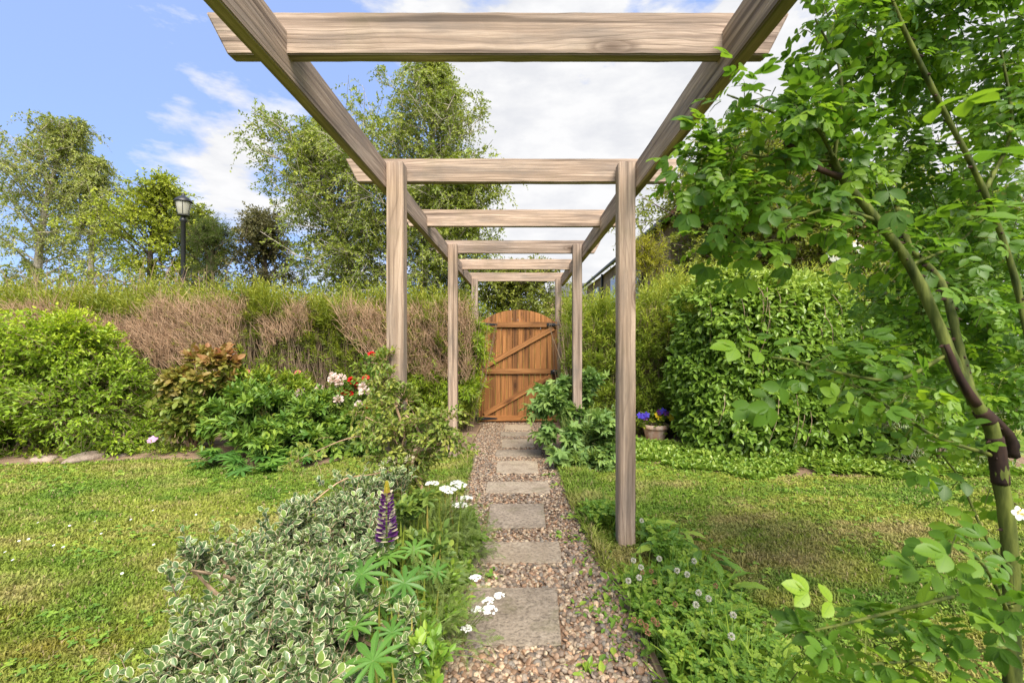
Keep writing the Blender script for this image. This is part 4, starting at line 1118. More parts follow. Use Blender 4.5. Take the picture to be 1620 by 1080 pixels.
# pot with pansies
c = G(1042, 699); c[1] += .14; c[2] = gz(c[1])
bm = bmesh.new()
prof = [(.0, .0), (.105, .0), (.113, .008), (.145, .135), (.15, .15), (.163, .152), (.166, .16), (.166, .196), (.16, .203), (.148, .2), (.144, .17), (.0, .165)]
n = 40; rows = []
for r, z in prof: rows.append([bm.verts.new((r * math.cos(a), r * math.sin(a), z)) for a in np.arange(n) * 2 * math.pi / n] if r > 0 else [bm.verts.new((0, 0, z))])
for a, b in zip(rows[:-1], rows[1:]):
    for j in range(n):
        j2 = (j + 1) % n
        if len(a) == 1: bm.faces.new((a[0], b[j2], b[j]))
        elif len(b) == 1: bm.faces.new((a[j], a[j2], b[0]))
        else: bm.faces.new((a[j], a[j2], b[j2], b[j]))
bmesh.ops.recalc_face_normals(bm, faces=bm.faces[:])
def terracotta():
    m, nt = new_mat('limey_terracotta'); tc = N(nt, 'ShaderNodeTexCoord')
    n1 = noise(nt, tc.outputs['Object'], 9, 6, .65)
    c_ = ramp(nt, [(.36, (.46, .26, .165)), (.5, (.58, .41, .30)), (.66, (.68, .58, .47))], n1).outputs[0]
    out(nt, principled(nt, c_, .85, .2, bump(nt, n1, .25, .006)).outputs[0]); return m
pot = bm_obj('flower_pot', bm, terracotta(), None, True); pot.location = c
tag(pot, 'limescaled terracotta flower pot standing by the climber mound', 'flower pot')
base = c + np.array([0, 0, .17])
pan = thing('pansies', 'purple and yellow pansies growing in the terracotta pot', 'flowers', base)
pp, dd = blob_pts([(base + np.array([0, 0, .06]), (.17, .14, .09))], 90, .3, None)
lv, tw = shoots(pp, norm(dd + UP * .8), .08, 6, .045, LEAF_O, upn=.9); emit('foliage', [lv], ML_COVER, pan); emit('stems', tw, M_STEM, pan)
dp = c[1] - .12
for px, py, m_ in ((1017, 658, MF_BLUE), (1012, 657, MF_BLUE), (1023, 656, MF_BLUE), (1021, 660, MF_PURPLE), (1043, 652, MF_PURPLE), (1049, 650, MF_BLUE), (1054, 653, MF_PURPLE), (1040, 656, MF_YELLOW), (1043, 660, MF_YELLOW), (1059, 657, MF_YELLOW), (1062, 661, MF_YELLOW), (1068, 656, MF_PURPLE)):
    emit('flower', [petal_flower(P(px, py, dp - .02 * rng.random()), (rng.normal() * .3, -1, .45), .043, 5, cone=.1)], m_, pan)

# anemone clump round the second right post
bush('anemone_clump', 'clump of grey green deeply cut leaves round the foot of the second right post', 'plant',
     [(P(890, 650, 4.65), (.26, .24, .26)), (P(930, 690, 4.5), (.3, .25, .2)), (P(880, 625, 4.8), (.2, .2, .2)), (P(935, 640, 4.9), (.25, .2, .28)), (P(910, 715, 4.35), (.26, .2, .14))],
     360, .19, 4, .115, ANEM, ML_ANEM, M_STEM, up=.5, droop=.25, shell=.4, nstem=24, upn=.9)
bush('narrow_leaf_plant', 'bushy narrow leaved green plant between the second right post and the lawn', 'plant',
     [(P(950, 700, 4.55), (.2, .2, .2)), (P(930, 730, 4.3), (.25, .15, .1)), (P(960, 665, 4.9), (.18, .2, .24))], 520, .15, 8, .07, LEAF_L, ML_IVY, M_STEM, up=.5, droop=.3)

# ------------------------------------------------------------------ foreground: variegated euonymus
rng = np.random.default_rng(104)
euo = [(P(460, 890, 1.75), (.22, .24, .13)), (P(440, 835, 1.8), (.07, .08, .07)), (P(345, 860, 1.68), (.05, .06, .06)), (P(300, 905, 1.6), (.05, .06, .05)), (P(410, 1000, 1.45), (.20, .22, .14)), (P(525, 850, 2.0), (.26, .22, .13)), (P(470, 1000, 1.35), (.2, .2, .15)), (P(370, 1065, 1.25), (.19, .2, .12)), (P(530, 950, 1.62), (.17, .24, .14)), (P(660, 1050, 1.3), (.05, .08, .06)), (P(655, 985, 1.42), (.04, .08, .06)), (P(585, 800, 2.2), (.2, .15, .13)), (P(440, 1080, 1.2), (.2, .18, .12)), (P(250, 1095, 1.25), (.13, .14, .07))]
bush('variegated_euonymus', 'sprawling evergreen shrub with cream edged leaves in the left foreground', 'shrub', euo, 2800, .09, 7, .033, t_ovate(.34, .10, .12, ts=(0, .14, .4, .7, .9, 1), peak=.5), ML_EUO, M_TWIG, up=.75, droop=.08, shell=.5, ang=62, upn=.5, nstem=26, base=np.array([-.85, 1.75, gz(1.75)]), twig=.0018, clump=18, lump=.38, cj=.2)
p = np.array([P(x, y, d) for x, y, d in ((428, 790, 1.9), (432, 800, 1.9), (350, 830, 1.7), (355, 838, 1.7), (305, 845, 1.6), (310, 850, 1.6), (275, 893, 1.5), (283, 885, 1.5), (470, 800, 1.95), (345, 822, 1.75), (600, 770, 2.2), (595, 780, 2.2))])
pq, dq = blob_pts(euo, 420, .75, gz); pq = pq[dq[:, 2] > .1][:190] - np.array([0, 0, .09]); p = np.concatenate([p - np.array([0, 0, .14]), pq])
lv, tw = shoots(p, np.tile([[.0, -.1, 1]], (len(p), 1)) + rng.normal(size=(len(p), 3)) * .28, .10 + .09 * rng.random(len(p)), 9, .036, t_ovate(.34, .10, .12, ts=(0, .2, .5, .8, 1), peak=.5), ang=62, upn=.5)
e_root = bpy.data.objects['variegated_euonymus']
emit('foliage', [lv], ML_EUO, e_root); emit('stems', tw, M_TWIG, e_root)

# ------------------------------------------------------------------ lupin with flower spike and big palm leaves
sd = 1.72
lup = thing('lupin', 'flowering lupin with one purple and cream spike among star shaped leaves', 'flower', G(618, 1000) * np.array([1, 0, 0]) + np.array([0, 1.75, gz(1.75)]))
lb = np.array(lup.location)
tp = P(612, 766, sd); bt = P(612, 852, sd)
fl_p, fl_c = [], []
nw = 13
for w in range(nw):
    t = w / (nw - 1)
    rr = .034 * (1 - .35 * t)
    for k in range(8):
        a = k * 2 * math.pi / 8 + w * .39
        cpt = bt + (tp - bt) * (t * .82) + np.array([math.cos(a) * rr * .5, math.sin(a) * rr * .5, 0])
        dd = np.array([[math.cos(a), math.sin(a), .35 + t]])
        (fl_c if (k + w) % 3 == 0 else fl_p).append(leaves(cpt[None], dd, np.array([[0, 0, 1.]]), (.029 - .011 * t), T_PETAL, wscale=1.35))
sp = emit('flower_spike', fl_p, MF_PURPLE, lup)
q = emit('pale_florets', fl_c, MF_CREAM); q.parent = sp; q.location = (0, 0, 0)
bud = []
for w in range(9):
    t = w / 8
    for k in range(5):
        a = k * 1.257 + w * .6
        c_ = bt + (tp - bt) * (.8 + .2 * t)
        bud.append(leaves((c_ + np.array([math.cos(a), math.sin(a), 0]) * .007 * (1 - t))[None], np.array([[math.cos(a) * .5, math.sin(a) * .5, 1]]), np.array([[math.cos(a), math.sin(a), 0.]]), .016, LEAF_O))
q = emit('bud_tip', bud, ML_YEL); q.parent = sp; q.location = (0, 0, 0)
stem_p = [tube(curve([lb, (lb + bt) / 2 + np.array([.02, 0, .05]), bt, bt + (tp - bt) * .95], 10), np.linspace(.007, .003, 10), 6)]
LV = []
for px, py, d, s, nx, ny in ((590, 1045, 1.12, .092, 0, -.8), (572, 908, 1.42, .095, -.1, -.6), (640, 922, 1.45, .082, .2, -.5), (560, 935, 1.5, .08, -.3, -.3), (612, 880, 1.7, .09, 0, -.2), (655, 870, 1.75, .08, .2, -.2), (600, 960, 1.5, .075, 0, -.4), (530, 915, 1.6, .075, -.3, -.3), (690, 905, 1.65, .07, .3, -.3), (625, 945, 1.5, .07, .2, -.4), (585, 865, 1.8, .07, -.2, -.3), (665, 905, 1.7, .07, .2, -.3), (645, 965, 1.45, .075, .2, -.5), (560, 990, 1.3, .075, -.2, -.6), (660, 1030, 1.25, .07, .3, -.6), (540, 880, 1.62, .07, -.3, -.4), (620, 1000, 1.3, .07, 0, -.6)):
    c_ = P(px, py, d)
    LV.append(leaves(c_[None], np.array([[rng.normal() * .5, 1, .2]]), np.array([[nx, ny, 1.]]), s, LUPIN, np.array([.25 + .5 * rng.random()])))
    stem_p.append(tube(curve([lb + rng.normal(size=3) * np.array([.04, .04, 0]), (lb + c_) / 2 + np.array([0, 0, .06]), c_], 7), np.linspace(.004, .0022, 7), 5))
emit('foliage', LV, ML_LUPIN, lup); emit('stems', stem_p, M_STEM, lup)

# ------------------------------------------------------------------ yarrow and path-side weeds (left of the path)
flowering('yarrow', 'feathery yarrow with flat white flower heads between the near left post and the path', np.array([-.33, 2.35, gz(2.35)]),
          [P(684, 763, 2.35), P(712, 774, 2.35), P(728, 765, 2.4), P(722, 762, 2.4), P(737, 786, 2.4), P(728, 797, 2.3), P(706, 770, 2.4)],
          [(P(700, 850, 2.3), (.13, .2, .10)), (P(730, 860, 2.35), (.07, .15, .08)), (P(670, 860, 2.2), (.12, .18, .10))], 330, FERNY, ML_FEATH, .085, MF_WHITE, .033, 'umbel', L=.15, m=5, stemr=.0022)
flowering('yarrow', 'leaning yarrow with white heads hanging over the nearest grey flagstone', np.array([-.27, 1.62, gz(1.62)]),
          [P(790, 940, 1.62), P(772, 948, 1.6), P(775, 962, 1.55), P(738, 992, 1.5), P(755, 962, 1.6), P(752, 912, 1.75)],
          [(P(690, 1000, 1.5), (.06, .12, .08)), (P(685, 960, 1.65), (.08, .12, .09))], 110, FERNY, ML_FEATH, .075, MF_WHITE, .021, 'umbel', L=.13, m=5, stemr=.0018)
def blades(n, cx, cy, rx, ry, hmin, hmax, w, lean=.5):
    x = cx + rng.normal(size=n) * rx; y = cy + rng.normal(size=n) * ry; a = rng.random(n) * 6.28
    b = np.stack([x, y, gz(y)], 1); h = hmin + (hmax - hmin) * rng.random(n)
    d = norm(np.stack([np.cos(a) * lean, np.sin(a) * lean, np.ones(n)], 1))
    return leaves(b, d, np.stack([np.cos(a), np.sin(a), .5 + 0 * a], 1) + rng.normal(size=(n, 3)) * .2, h, T_BLADE)
T_BLADE = t_ovate(.022, .004, .35, ts=(0, .3, .6, .85, 1), peak=.3)
ML_BLADE = leaf_mat('long_grass_blade', G1((.07, .14, .02), (.13, .21, .03), (.28, .29, .08)))
tag(emit('grass', [blades(260, -.40, 1.65, .06, .25, .12, .34, .004, .5), blades(200, -.44, 2.2, .08, .2, .12, .4, .004, .35), blades(70, -.38, 1.3, .05, .1, .1, .28, .004, .6)], ML_BLADE), 'long wispy grass between the lupin and the gravel', 'grass', kind='stuff')
def weed_patch(name, label, pts, n_each, tm, mat, size, h, spread, cat='weed', group=None):
    for (px, py), lab in zip(pts, label):
        rosette_plant(name, lab, G(px, py), n_each, h, size, tm, mat, spread, group, cat, .0018, True, .9)
bush('hedge_weed', 'leafy green weed with small oval leaves spilling onto the gravel beside the white yarrow', 'weed', [(P(735, 855, 2.4), (.07, .14, .08)), (P(710, 880, 2.2), (.09, .14, .09)), (P(752, 835, 2.5), (.04, .1, .06))], 210, .1, 7, .036, LEAF_O, ML_WEED, M_STEM, up=.7, nstem=6, twig=.0015)
bush('hedge_weed', 'low green weed under the lupin leaves at the bottom edge of the gravel', 'weed', [(P(665, 1010, 1.4), (.1, .12, .07)), (P(650, 1060, 1.25), (.1, .1, .05)), (P(690, 960, 1.6), (.08, .12, .07))], 190, .09, 6, .04, LEAF_O, ML_WEED, M_STEM, up=.7, nstem=6, twig=.0015)
bush('dark_weed', 'shaded ferny greenery filling in behind the lupin spike', 'plant', [(P(640, 830, 2.1), (.16, .16, .14)), (P(660, 900, 1.9), (.14, .14, .12))], 260, .12, 6, .05, LEAF_O, ML_IVY, M_STEM, up=.6, nstem=8, twig=.0015)
rosette_plant('dock_plant', 'broad crinkled dock leaf pushing through the variegated shrub', P(455, 1000, 1.42), 5, .3, .15, LEAF_D, ML_WEED, .07)

# ------------------------------------------------------------------ honeysuckle on the left near post
rng = np.random.default_rng(106)
hon = thing('honeysuckle', 'gnarled honeysuckle with small cream marked leaves climbing the near left post', 'climbing plant', P(650, 845, 2.45) * np.array([1, 1, 0]) + np.array([0, 0, gz(2.45)]))
hb = np.array(hon.location)
arms = [[hb, P(655, 790, 2.42), P(630, 730, 2.45), P(640, 690, 2.45), P(625, 640, 2.46), P(612, 610, 2.5)],
        [hb + np.array([.02, 0, 0]), P(668, 780, 2.4), P(650, 740, 2.4), P(668, 700, 2.38), P(655, 670, 2.38), P(640, 655, 2.4)],
        [P(655, 690, 2.4), P(690, 670, 2.35), P(722, 658, 2.3)], [P(650, 720, 2.4), P(690, 705, 2.35), P(735, 695, 2.3)],
        [P(630, 690, 2.45), P(590, 665, 2.4), P(568, 655, 2.38)], [P(630, 740, 2.45), P(590, 750, 2.35), P(540, 760, 2.2), P(470, 812, 2.0), P(445, 805, 1.95)],
        [P(625, 720, 2.45), P(570, 690, 2.5), P(490, 718, 2.55), P(455, 738, 2.6)], [P(605, 640, 2.48), P(598, 610, 2.5), P(606, 570, 2.5)], [hb, P(620, 800, 2.35), P(600, 760, 2.35)]]
emit('stems', [tube(curve(a, 18), np.linspace(.014 if i < 2 else .005, .004 if i < 2 else .0015, 18), 7, .3) for i, a in enumerate(arms)], M_TWIGR, hon)
hb_blobs = [(P(640, 700, 2.42), (.1, .1, .16)), (P(690, 672, 2.35), (.15, .09, .055)), (P(712, 700, 2.32), (.12, .08, .05)), (P(600, 660, 2.42), (.11, .09, .06)), (P(640, 770, 2.4), (.11, .1, .12)), (P(630, 820, 2.35), (.12, .1, .1)), (P(640, 640, 2.42), (.08, .08, .06)), (P(610, 720, 2.42), (.09, .09, .09)), (P(715, 655, 2.33), (.06, .06, .03)), (P(612, 590, 2.5), (.04, .04, .1))]
p, d = blob_pts(hb_blobs, 620, .2, None, .3, 16)
q_ = np.concatenate([curve(a, 60)[rng.integers(8, 60, 34)] + rng.normal(size=(34, 3)) * .025 for i, a in enumerate(arms) if i != 5])
p = np.concatenate([p, q_]); d = np.concatenate([d, norm(rng.normal(size=q_.shape))])
lv, tw = shoots(p, norm(d + rng.normal(size=d.shape) * .5 + UP * .3), .085, 7, .032, LEAF_O, upn=.7, twig=.0013, droop=.3)
emit('foliage', [lv], ML_HONEY, hon); emit('twigs', tw, M_TWIGR, hon)
for px, py in ((607, 735), (622, 728), (648, 727), (600, 748)):
    c_ = P(px, py, 2.3); emit('flower', [ball_flower(c_, .028, 26, t_ovate(.12, .02, .3, ts=(0, .4, .8, 1)))], MF_CREAM, hon)

# ------------------------------------------------------------------ clover bank on the right of the path
rng = np.random.default_rng(107)
def in_bank(n):
    y = 1.25 + 1.75 * rng.random(n); u = rng.random(n)
    lo = path_r(y) + .03; hi = lo + np.interp(y, [1.2, 1.5, 2.0, 2.4, 2.8, 3.1], [.42, .42, .42, .38, .26, .06])
    x = lo + (hi - lo) * u; foot = (x > .46) & (x < .72) & (y > 2.15) & (y < 2.75)     # the post stands clear of the weeds
    return np.where(foot, x * .2 + .60, x), np.where(foot, y - .85, y)
x, y = in_bank(1500); p = np.stack([x, y, gz(y)], 1)
hh = .05 + .13 * fbm(x * 5, y * 5, 60)
e = p + np.stack([rng.normal(size=1500) * .02, rng.normal(size=1500) * .02, hh], 1)
cl = leaves(e, norm(np.stack([rng.normal(size=1500), rng.normal(size=1500), .15 + 0 * x], 1)), norm(UP + rng.normal(size=(1500, 3)) * .35), .03, CLOVER)
x2, y2 = in_bank(520); p2 = np.stack([x2, y2, gz(y2)], 1)
lv, tw = shoots(p2, norm(rng.normal(size=(520, 3)) * .45 + UP), .13, 6, .045, LEAF_O, upn=.9, droop=.15)
x3, y3 = in_bank(900)
bl = leaves(np.stack([x3, y3, gz(y3)], 1), norm(np.stack([rng.normal(size=900) * .5, rng.normal(size=900) * .5, .9 + 0 * x3], 1)), rng.normal(size=(900, 3)) + UP * .3, .1 + .1 * rng.random(900), T_BLADE)
o = emit('ground_cover', [cl, lv, bl], ML_WEED); tag(o, 'clover and mixed green weeds along the right edge of the gravel', 'ground cover', kind='stuff')
dl_lab = ['broad leaved dandelion clump at the foot of the near right post', 'dandelion clump a hand right of the near right post', 'upright dandelion leaves in the middle of the clover bank', 'big dandelion leaf clump on the lawn side of the clover bank', 'dandelion clump among the faded clover heads', 'dandelion clump near the bottom edge of the picture beside the edging board', 'dandelion clump in the right foreground under the rose leaves', 'narrow dandelion leaves half way along the lawn side', 'lone leaf clump at the back of the clover bank']
for (px, py), lab in zip(((1050, 880), (1075, 862), (1085, 930), (1140, 955), (1060, 975), (1100, 1040), (1170, 1030), (1110, 900), (1020, 845)), dl_lab):
    rosette_plant('dandelion_clump', lab, G(px, py), 15, .12, .12, LEAF_D, ML_WEED, .07, 'dandelion leaf clumps in the clover bank', 'weed', .002, True, 1.2)
heads = [(1043, 883), (1014, 897), (1002, 886), (1071, 902), (1087, 908), (1105, 937), (1121, 946), (1101, 956), (1160, 972), (1157, 1006), (1015, 823), (1011, 913), (994, 918), (1098, 887)]
for i, (px, py) in enumerate(heads):
    c_ = P(px, py, 1.09 / ((py + 75 - CY) / F - .03))
    r = thing('clover_flower', 'white clover flower head standing in the clover bank', 'flower', (c_[0], c_[1], gz(c_[1])), 'white clover heads')
    emit('flower_head', [ball_flower(c_, .012, 150, t_ovate(.3, .03, .1, ts=(0, .5, 1)), -.9, .5)], MF_CLOV, r)
    emit('stalk', [stem_to((c_[0], c_[1], gz(c_[1])), c_, .0014)], M_STEM, r)
for i, (px, py) in enumerate([(1016, 905), (1036, 920), (1030, 903), (1042, 952), (1034, 980), (1014, 983), (1025, 1000), (1068, 955), (1132, 926), (1003, 980), (1022, 990), (1040, 986)]):
    c_ = P(px, py, 1.09 / ((py + 70 - CY) / F - .03))
    r = thing('faded_clover', 'brown faded clover flower head in the clover bank', 'flower', (c_[0], c_[1], gz(c_[1])), 'brown clover heads')
    emit('flower_head', [ball_flower(c_, .012, 90, t_ovate(.3, .03, .1, ts=(0, .5, 1)), -.8, .38)], MF_DRY, r)
    emit('stalk', [stem_to((c_[0], c_[1], gz(c_[1])), c_, .0014)], M_STEM, r)
# weeds sprouting in the gravel
spr = []
for px, py in ((945, 955), (952, 962), (918, 975), (985, 1045), (970, 1000), (930, 1060), (905, 820), (935, 865), (928, 905), (960, 985), (948, 870), (940, 890), (870, 755), (878, 770), (885, 850), (955, 940), (962, 950), (935, 1068), (690, 1000), (770, 918), (988, 1020), (915, 860), (925, 845)):
    g = G(px, py); n = 12
    pp = g + np.stack([rng.normal(size=n) * .03, rng.normal(size=n) * .03, .012 + .014 * rng.random(n)], 1)
    spr.append(leaves(pp, norm(rng.normal(size=(n, 3)) * np.array([1, 1, .2]) + UP * .3), UP + rng.normal(size=(n, 3)) * .3, .022 + .02 * rng.random(n), LEAF_O))
tag(emit('gravel_weeds', spr, ML_WEED), 'tiny seedling weeds sprouting through the gravel', 'weeds', kind='stuff')
# daisies / fallen petals on the left lawn
for i, (px, py) in enumerate([(150, 833), (110, 840), (160, 853), (45, 862), (30, 865), (8, 883), (20, 896), (193, 918), (243, 871), (207, 830), (60, 820), (242, 815), (310, 822), (60, 835), (85, 872), (100, 875)]):
    g = G(px, py) + np.array([0, 0, .035])
    r = thing('daisy', 'tiny white daisy in the left lawn', 'flower', (g[0], g[1], gz(g[1])), 'daisies in the left lawn')
    emit('petals', [petal_flower(g, (rng.normal() * .3, -.4, 1), .007, 9)], MF_WHITE, r)

# ------------------------------------------------------------------ climbing rose, right foreground
rng = np.random.default_rng(108)
rose = thing('climbing_rose', 'climbing rose with thorny green canes and pinnate leaves close to the camera on the right', 'climbing plant', P(1600, 1080, .95) * np.array([1, 1, 0]) + np.array([0, 0, gz(.95)]))
rb = np.array(rose.location)
canes = [([rb, P(1600, 920, .95), P(1583, 760, .95), P(1570, 680, .95), P(1545, 640, .95), P(1512, 580, .96), P(1478, 500, .98), P(1440, 420, 1.0), P(1385, 345, 1.0), P(1335, 285, 1.0), P(1310, 240, 1.0)], .0185, .010),
         ([P(1540, 640, .95), P(1520, 560, .98), P(1490, 450, 1.02), P(1440, 390, 1.06), P(1420, 330, 1.1)], .012, .007),
         ([rb + np.array([.1, .05, 0]), P(1640, 700, 1.0), P(1615, 480, 1.05), P(1560, 310, 1.05), P(1470, 130, 1.02), P(1410, 0, 1.0), P(1390, -80, 1.0)], .0095, .005),
         ([P(1390, 350, 1.0), P(1320, 330, .98), P(1240, 345, .97), P(1190, 300, .97)], .007, .003), ([P(1335, 285, 1.0), P(1290, 200, .98), P(1230, 180, .96), P(1150, 150, .96)], .007, .003),
         ([P(1320, 255, 1.0), P(1220, 250, .98), P(1140, 240, .97), P(1100, 262, .98)], .006, .0025), ([P(1320, 255, 1.0), P(1330, 120, 1.0), P(1290, 30, 1.02)], .007, .003),
         ([P(1500, 560, .97), P(1420, 600, .95), P(1330, 590, .93), P(1255, 570, .92), P(1220, 565, .92)], .007, .003), ([P(1570, 720, .95), P(1480, 690, .96), P(1400, 640, .98), P(1330, 600, 1.0)], .007, .003),
         ([P(1600, 900, .95), P(1560, 850, 1.0), P(1520, 760, 1.05), P(1490, 720, 1.05)], .006, .003), ([P(1560, 300, 1.05), P(1600, 200, 1.1), P(1580, 60, 1.1)], .008, .004), ([P(1440, 420, 1.0), P(1520, 380, 1.1), P(1600, 300, 1.15)], .006, .003),
         ([P(1605, 960, .95), P(1540, 940, .85), P(1440, 960, .82), P(1340, 985, .8), P(1270, 1000, .8)], .006, .003), ([P(1610, 1000, .95), P(1560, 900, .75), P(1520, 870, .7)], .005, .003),
         ([P(1610, 1020, .95), P(1480, 1040, .8), P(1380, 1050, .75)], .005, .003)]
cp = []
for i, (pts, r0, r1) in enumerate(canes):
    f_ = .8 if i < 3 else .6
    cp.append(tube(curve(pts, 48), np.linspace(r0, r1, 48) * f_ * (1 + .12 * (np.arange(48) % 7 == 3)), 10, .2))
emit('canes', cp, M_CANE, rose, True)
# dead, dark lengths of cane, thorns
c0 = curve(canes[0][0], 200); r0_ = np.linspace(canes[0][1], canes[0][2], 200) * .855
def sleeve(ya, yb, f):
    py_ = CY - (c0[:, 2] - CAM_Z) * F / c0[:, 1]; k = np.nonzero((py_ > ya) & (py_ < yb))[0]
    q = np.sin(np.linspace(.25, math.pi - .25, len(k)))**.3
    return tube(c0[k], r0_[k] * (f - .06 + .06 * q), 12, .06)
for dw in (sleeve(690, 768, 1.06), sleeve(648, 668, 1.12),
           tube(curve([P(1545, 640, .94), P(1520, 600, .935), P(1497, 545, .94)], 9), np.linspace(.009, .005, 9), 8, .3),
           tube(curve([P(1600, 720, 1.0), P(1595, 690, .99), P(1560, 650, .97)], 8), np.linspace(.016, .008, 8), 8, .35),
           tube(curve([P(1330, 280, .985), P(1290, 265, .97), P(1255, 235, .96), P(1240, 225, .96)], 8), np.linspace(.008, .004, 8), 7, .5)):
    emit('dead_wood', [dw], M_CANED, rose, True)
th_a, th_b = [], []
for pts, r0, r1 in canes[:3]:
    cc = curve(pts, 60)
    for k in range(6, 58, 2):
        a = rng.random() * 6.28; rr = (r0 + (r1 - r0) * k / 60) * .86
        dv = np.array([math.cos(a), math.sin(a) * .6, .1]); th_a.append(cc[k] + dv * rr * .8); th_b.append(cc[k] + dv * (rr + .011) - UP * .004)
emit('thorns', [sticks(np.array(th_a), np.array(th_b), .0042, .0003, 5)], M_CANED, rose)
def along(pts, n, j=.05):
    c_ = curve(pts, 60); k = rng.integers(4, 60, n); return c_[k] + rng.normal(size=(n, 3)) * j
rose_blobs = [(P(1400, 90, 1.2), (.2, .15, .15)), (P(1560, 110, 1.3), (.22, .25, .24)), (P(1265, 185, 1.05), (.10, .12, .08)), (P(1170, 225, 1.0), (.06, .08, .07)), (P(1330, 230, 1.15), (.11, .1, .09)),
              (P(1570, 330, 1.45), (.26, .2, .2)), (P(1450, 280, 1.3), (.16, .12, .12)), (P(1570, 490, 1.5), (.22, .2, .16)), (P(1440, 480, 1.35), (.13, .12, .08)), (P(1420, 600, 1.2), (.10, .1, .06)), (P(1540, 600, 1.35), (.14, .12, .12)), (P(1140, 330, 1.02), (.03, .06, .06)), (P(1230, 330, 1.02), (.06, .06, .04)), (P(1330, 50, 1.1), (.10, .1, .08)), (P(1440, 20, 1.15), (.16, .14, .10)), (P(1530, 20, 1.2), (.16, .14, .12)), (P(1280, 110, 1.0), (.07, .08, .06)), (P(1560, 420, 1.9), (.3, .2, .3)), (P(1470, 430, 1.8), (.18, .2, .2)), (P(1590, 620, 1.8), (.25, .2, .22)), (P(1450, 560, 1.7), (.14, .15, .14))]
p, d = blob_pts(rose_blobs, 1120, .1, None, .3, 4, .25)
extra = np.concatenate([along(c_[0], 14 if i in (7, 8) else 6 if i in (9, 12, 13, 14) else 24 if i > 2 else 6, .02) for i, c_ in enumerate(canes)])
extra = extra[(extra[:, 2] > .5)]
dx_ = norm(rng.normal(size=extra.shape) + np.array([-.5, -.1, .1]))
lv1, tw1 = shoots(p, norm(d * .6 + rng.normal(size=d.shape) * .6 + np.array([-.3, -.1, .1])), .10, 4, .076, ROSE, droop=.3, ang=55, upn=.9, twig=.0014, jit=.5)
lv2, tw2 = shoots(extra, dx_, .05, 2, .075, ROSE5, droop=.3, ang=50, upn=.9, twig=.0014, jit=.5)
low = [(P(1450, 1050, .82), (.10, .1, .035)), (P(1330, 1045, .8), (.08, .08, .03)), (P(1530, 1000, .78), (.06, .08, .05)), (P(1260, 1070, .78), (.05, .06, .015)), (P(1580, 1040, .75), (.07, .08, .05)), (P(1610, 960, .85), (.04, .1, .06))]
p3, d3 = blob_pts(low, 40, .1, None)
lv3, tw3 = shoots(p3, norm(d3 + np.array([-.6, -.1, .3])), .06, 2, .092, ROSE, droop=.25, ang=50, upn=.9, twig=.0014)
# single clear leaves in front
hero = [(1215, 560, .9, .105, (-1, -.2, .25)), (1240, 600, .9, .10, (-.5, -.3, -.7)), (1225, 620, .92, .09, (-.8, -.2, -.4)), (1400, 290, .92, .10, (.1, -.3, -.9)), (1300, 560, .92, .09, (.9, -.2, .3)), (1345, 560, .92, .09, (.7, 0, .6)), (1110, 260, .95, .09, (-1, 0, -.2)), (1100, 300, .95, .09, (-.4, -.2, -1)), (1140, 200, .95, .09, (-.9, 0, .3)), (1190, 120, .95, .09, (-.6, 0, .7)), (1530, 800, .95, .085, (-.5, 0, -.7)), (1540, 760, .98, .09, (-.9, 0, -.1)), (1500, 250, .6, .11, (.9, .1, .25)), (1540, 350, .7, .11, (.6, .1, .3)), (1460, 180, .7, .10, (.8, 0, .3)), (1330, 960, .8, .09, (-.8, 0, .4)), (1500, 920, .75, .09, (-.6, 0, .3)), (1560, 890, .7, .09, (-.7, 0, .2)), (1130, 380, 1.0, .09, (-.3, 0, -1)), (1190, 400, 1.0, .09, (-.3, 0, -1)), (1250, 380, .98, .09, (-.1, 0, -1))]
hp = np.array([P(a, b, c_) for a, b, c_, s, v in hero]); hd = np.array([v for *_, v in hero], float)
lv4 = leaves(hp, hd, UP * .8 + rng.normal(size=hp.shape) * .25 + np.array([0, -.5, 0]), np.array([h[3] for h in hero]), ROSE5)
emit('foliage', [lv1, lv2, lv3, lv4], ML_ROSE, rose, True)
emit('twigs', tw1 + tw2 + tw3, M_CANE, rose)
for px, py, d_, r in ((1320, 405, 1.1, .02), (1345, 385, 1.12, .016), (1612, 812, .9, .015), (1362, 395, 1.15, .014)):
    c_ = P(px, py, d_)
    o = emit('flower', [petal_flower(c_, (-.2, -.9, .35), r, 5, cone=.35)], MF_WHITE, rose)
    q = emit('stamens', [ball_flower(c_ + np.array([0, -.006, .003]), .007, 16)], MF_YELLOW); q.parent = o; q.location = (0, 0, 0)

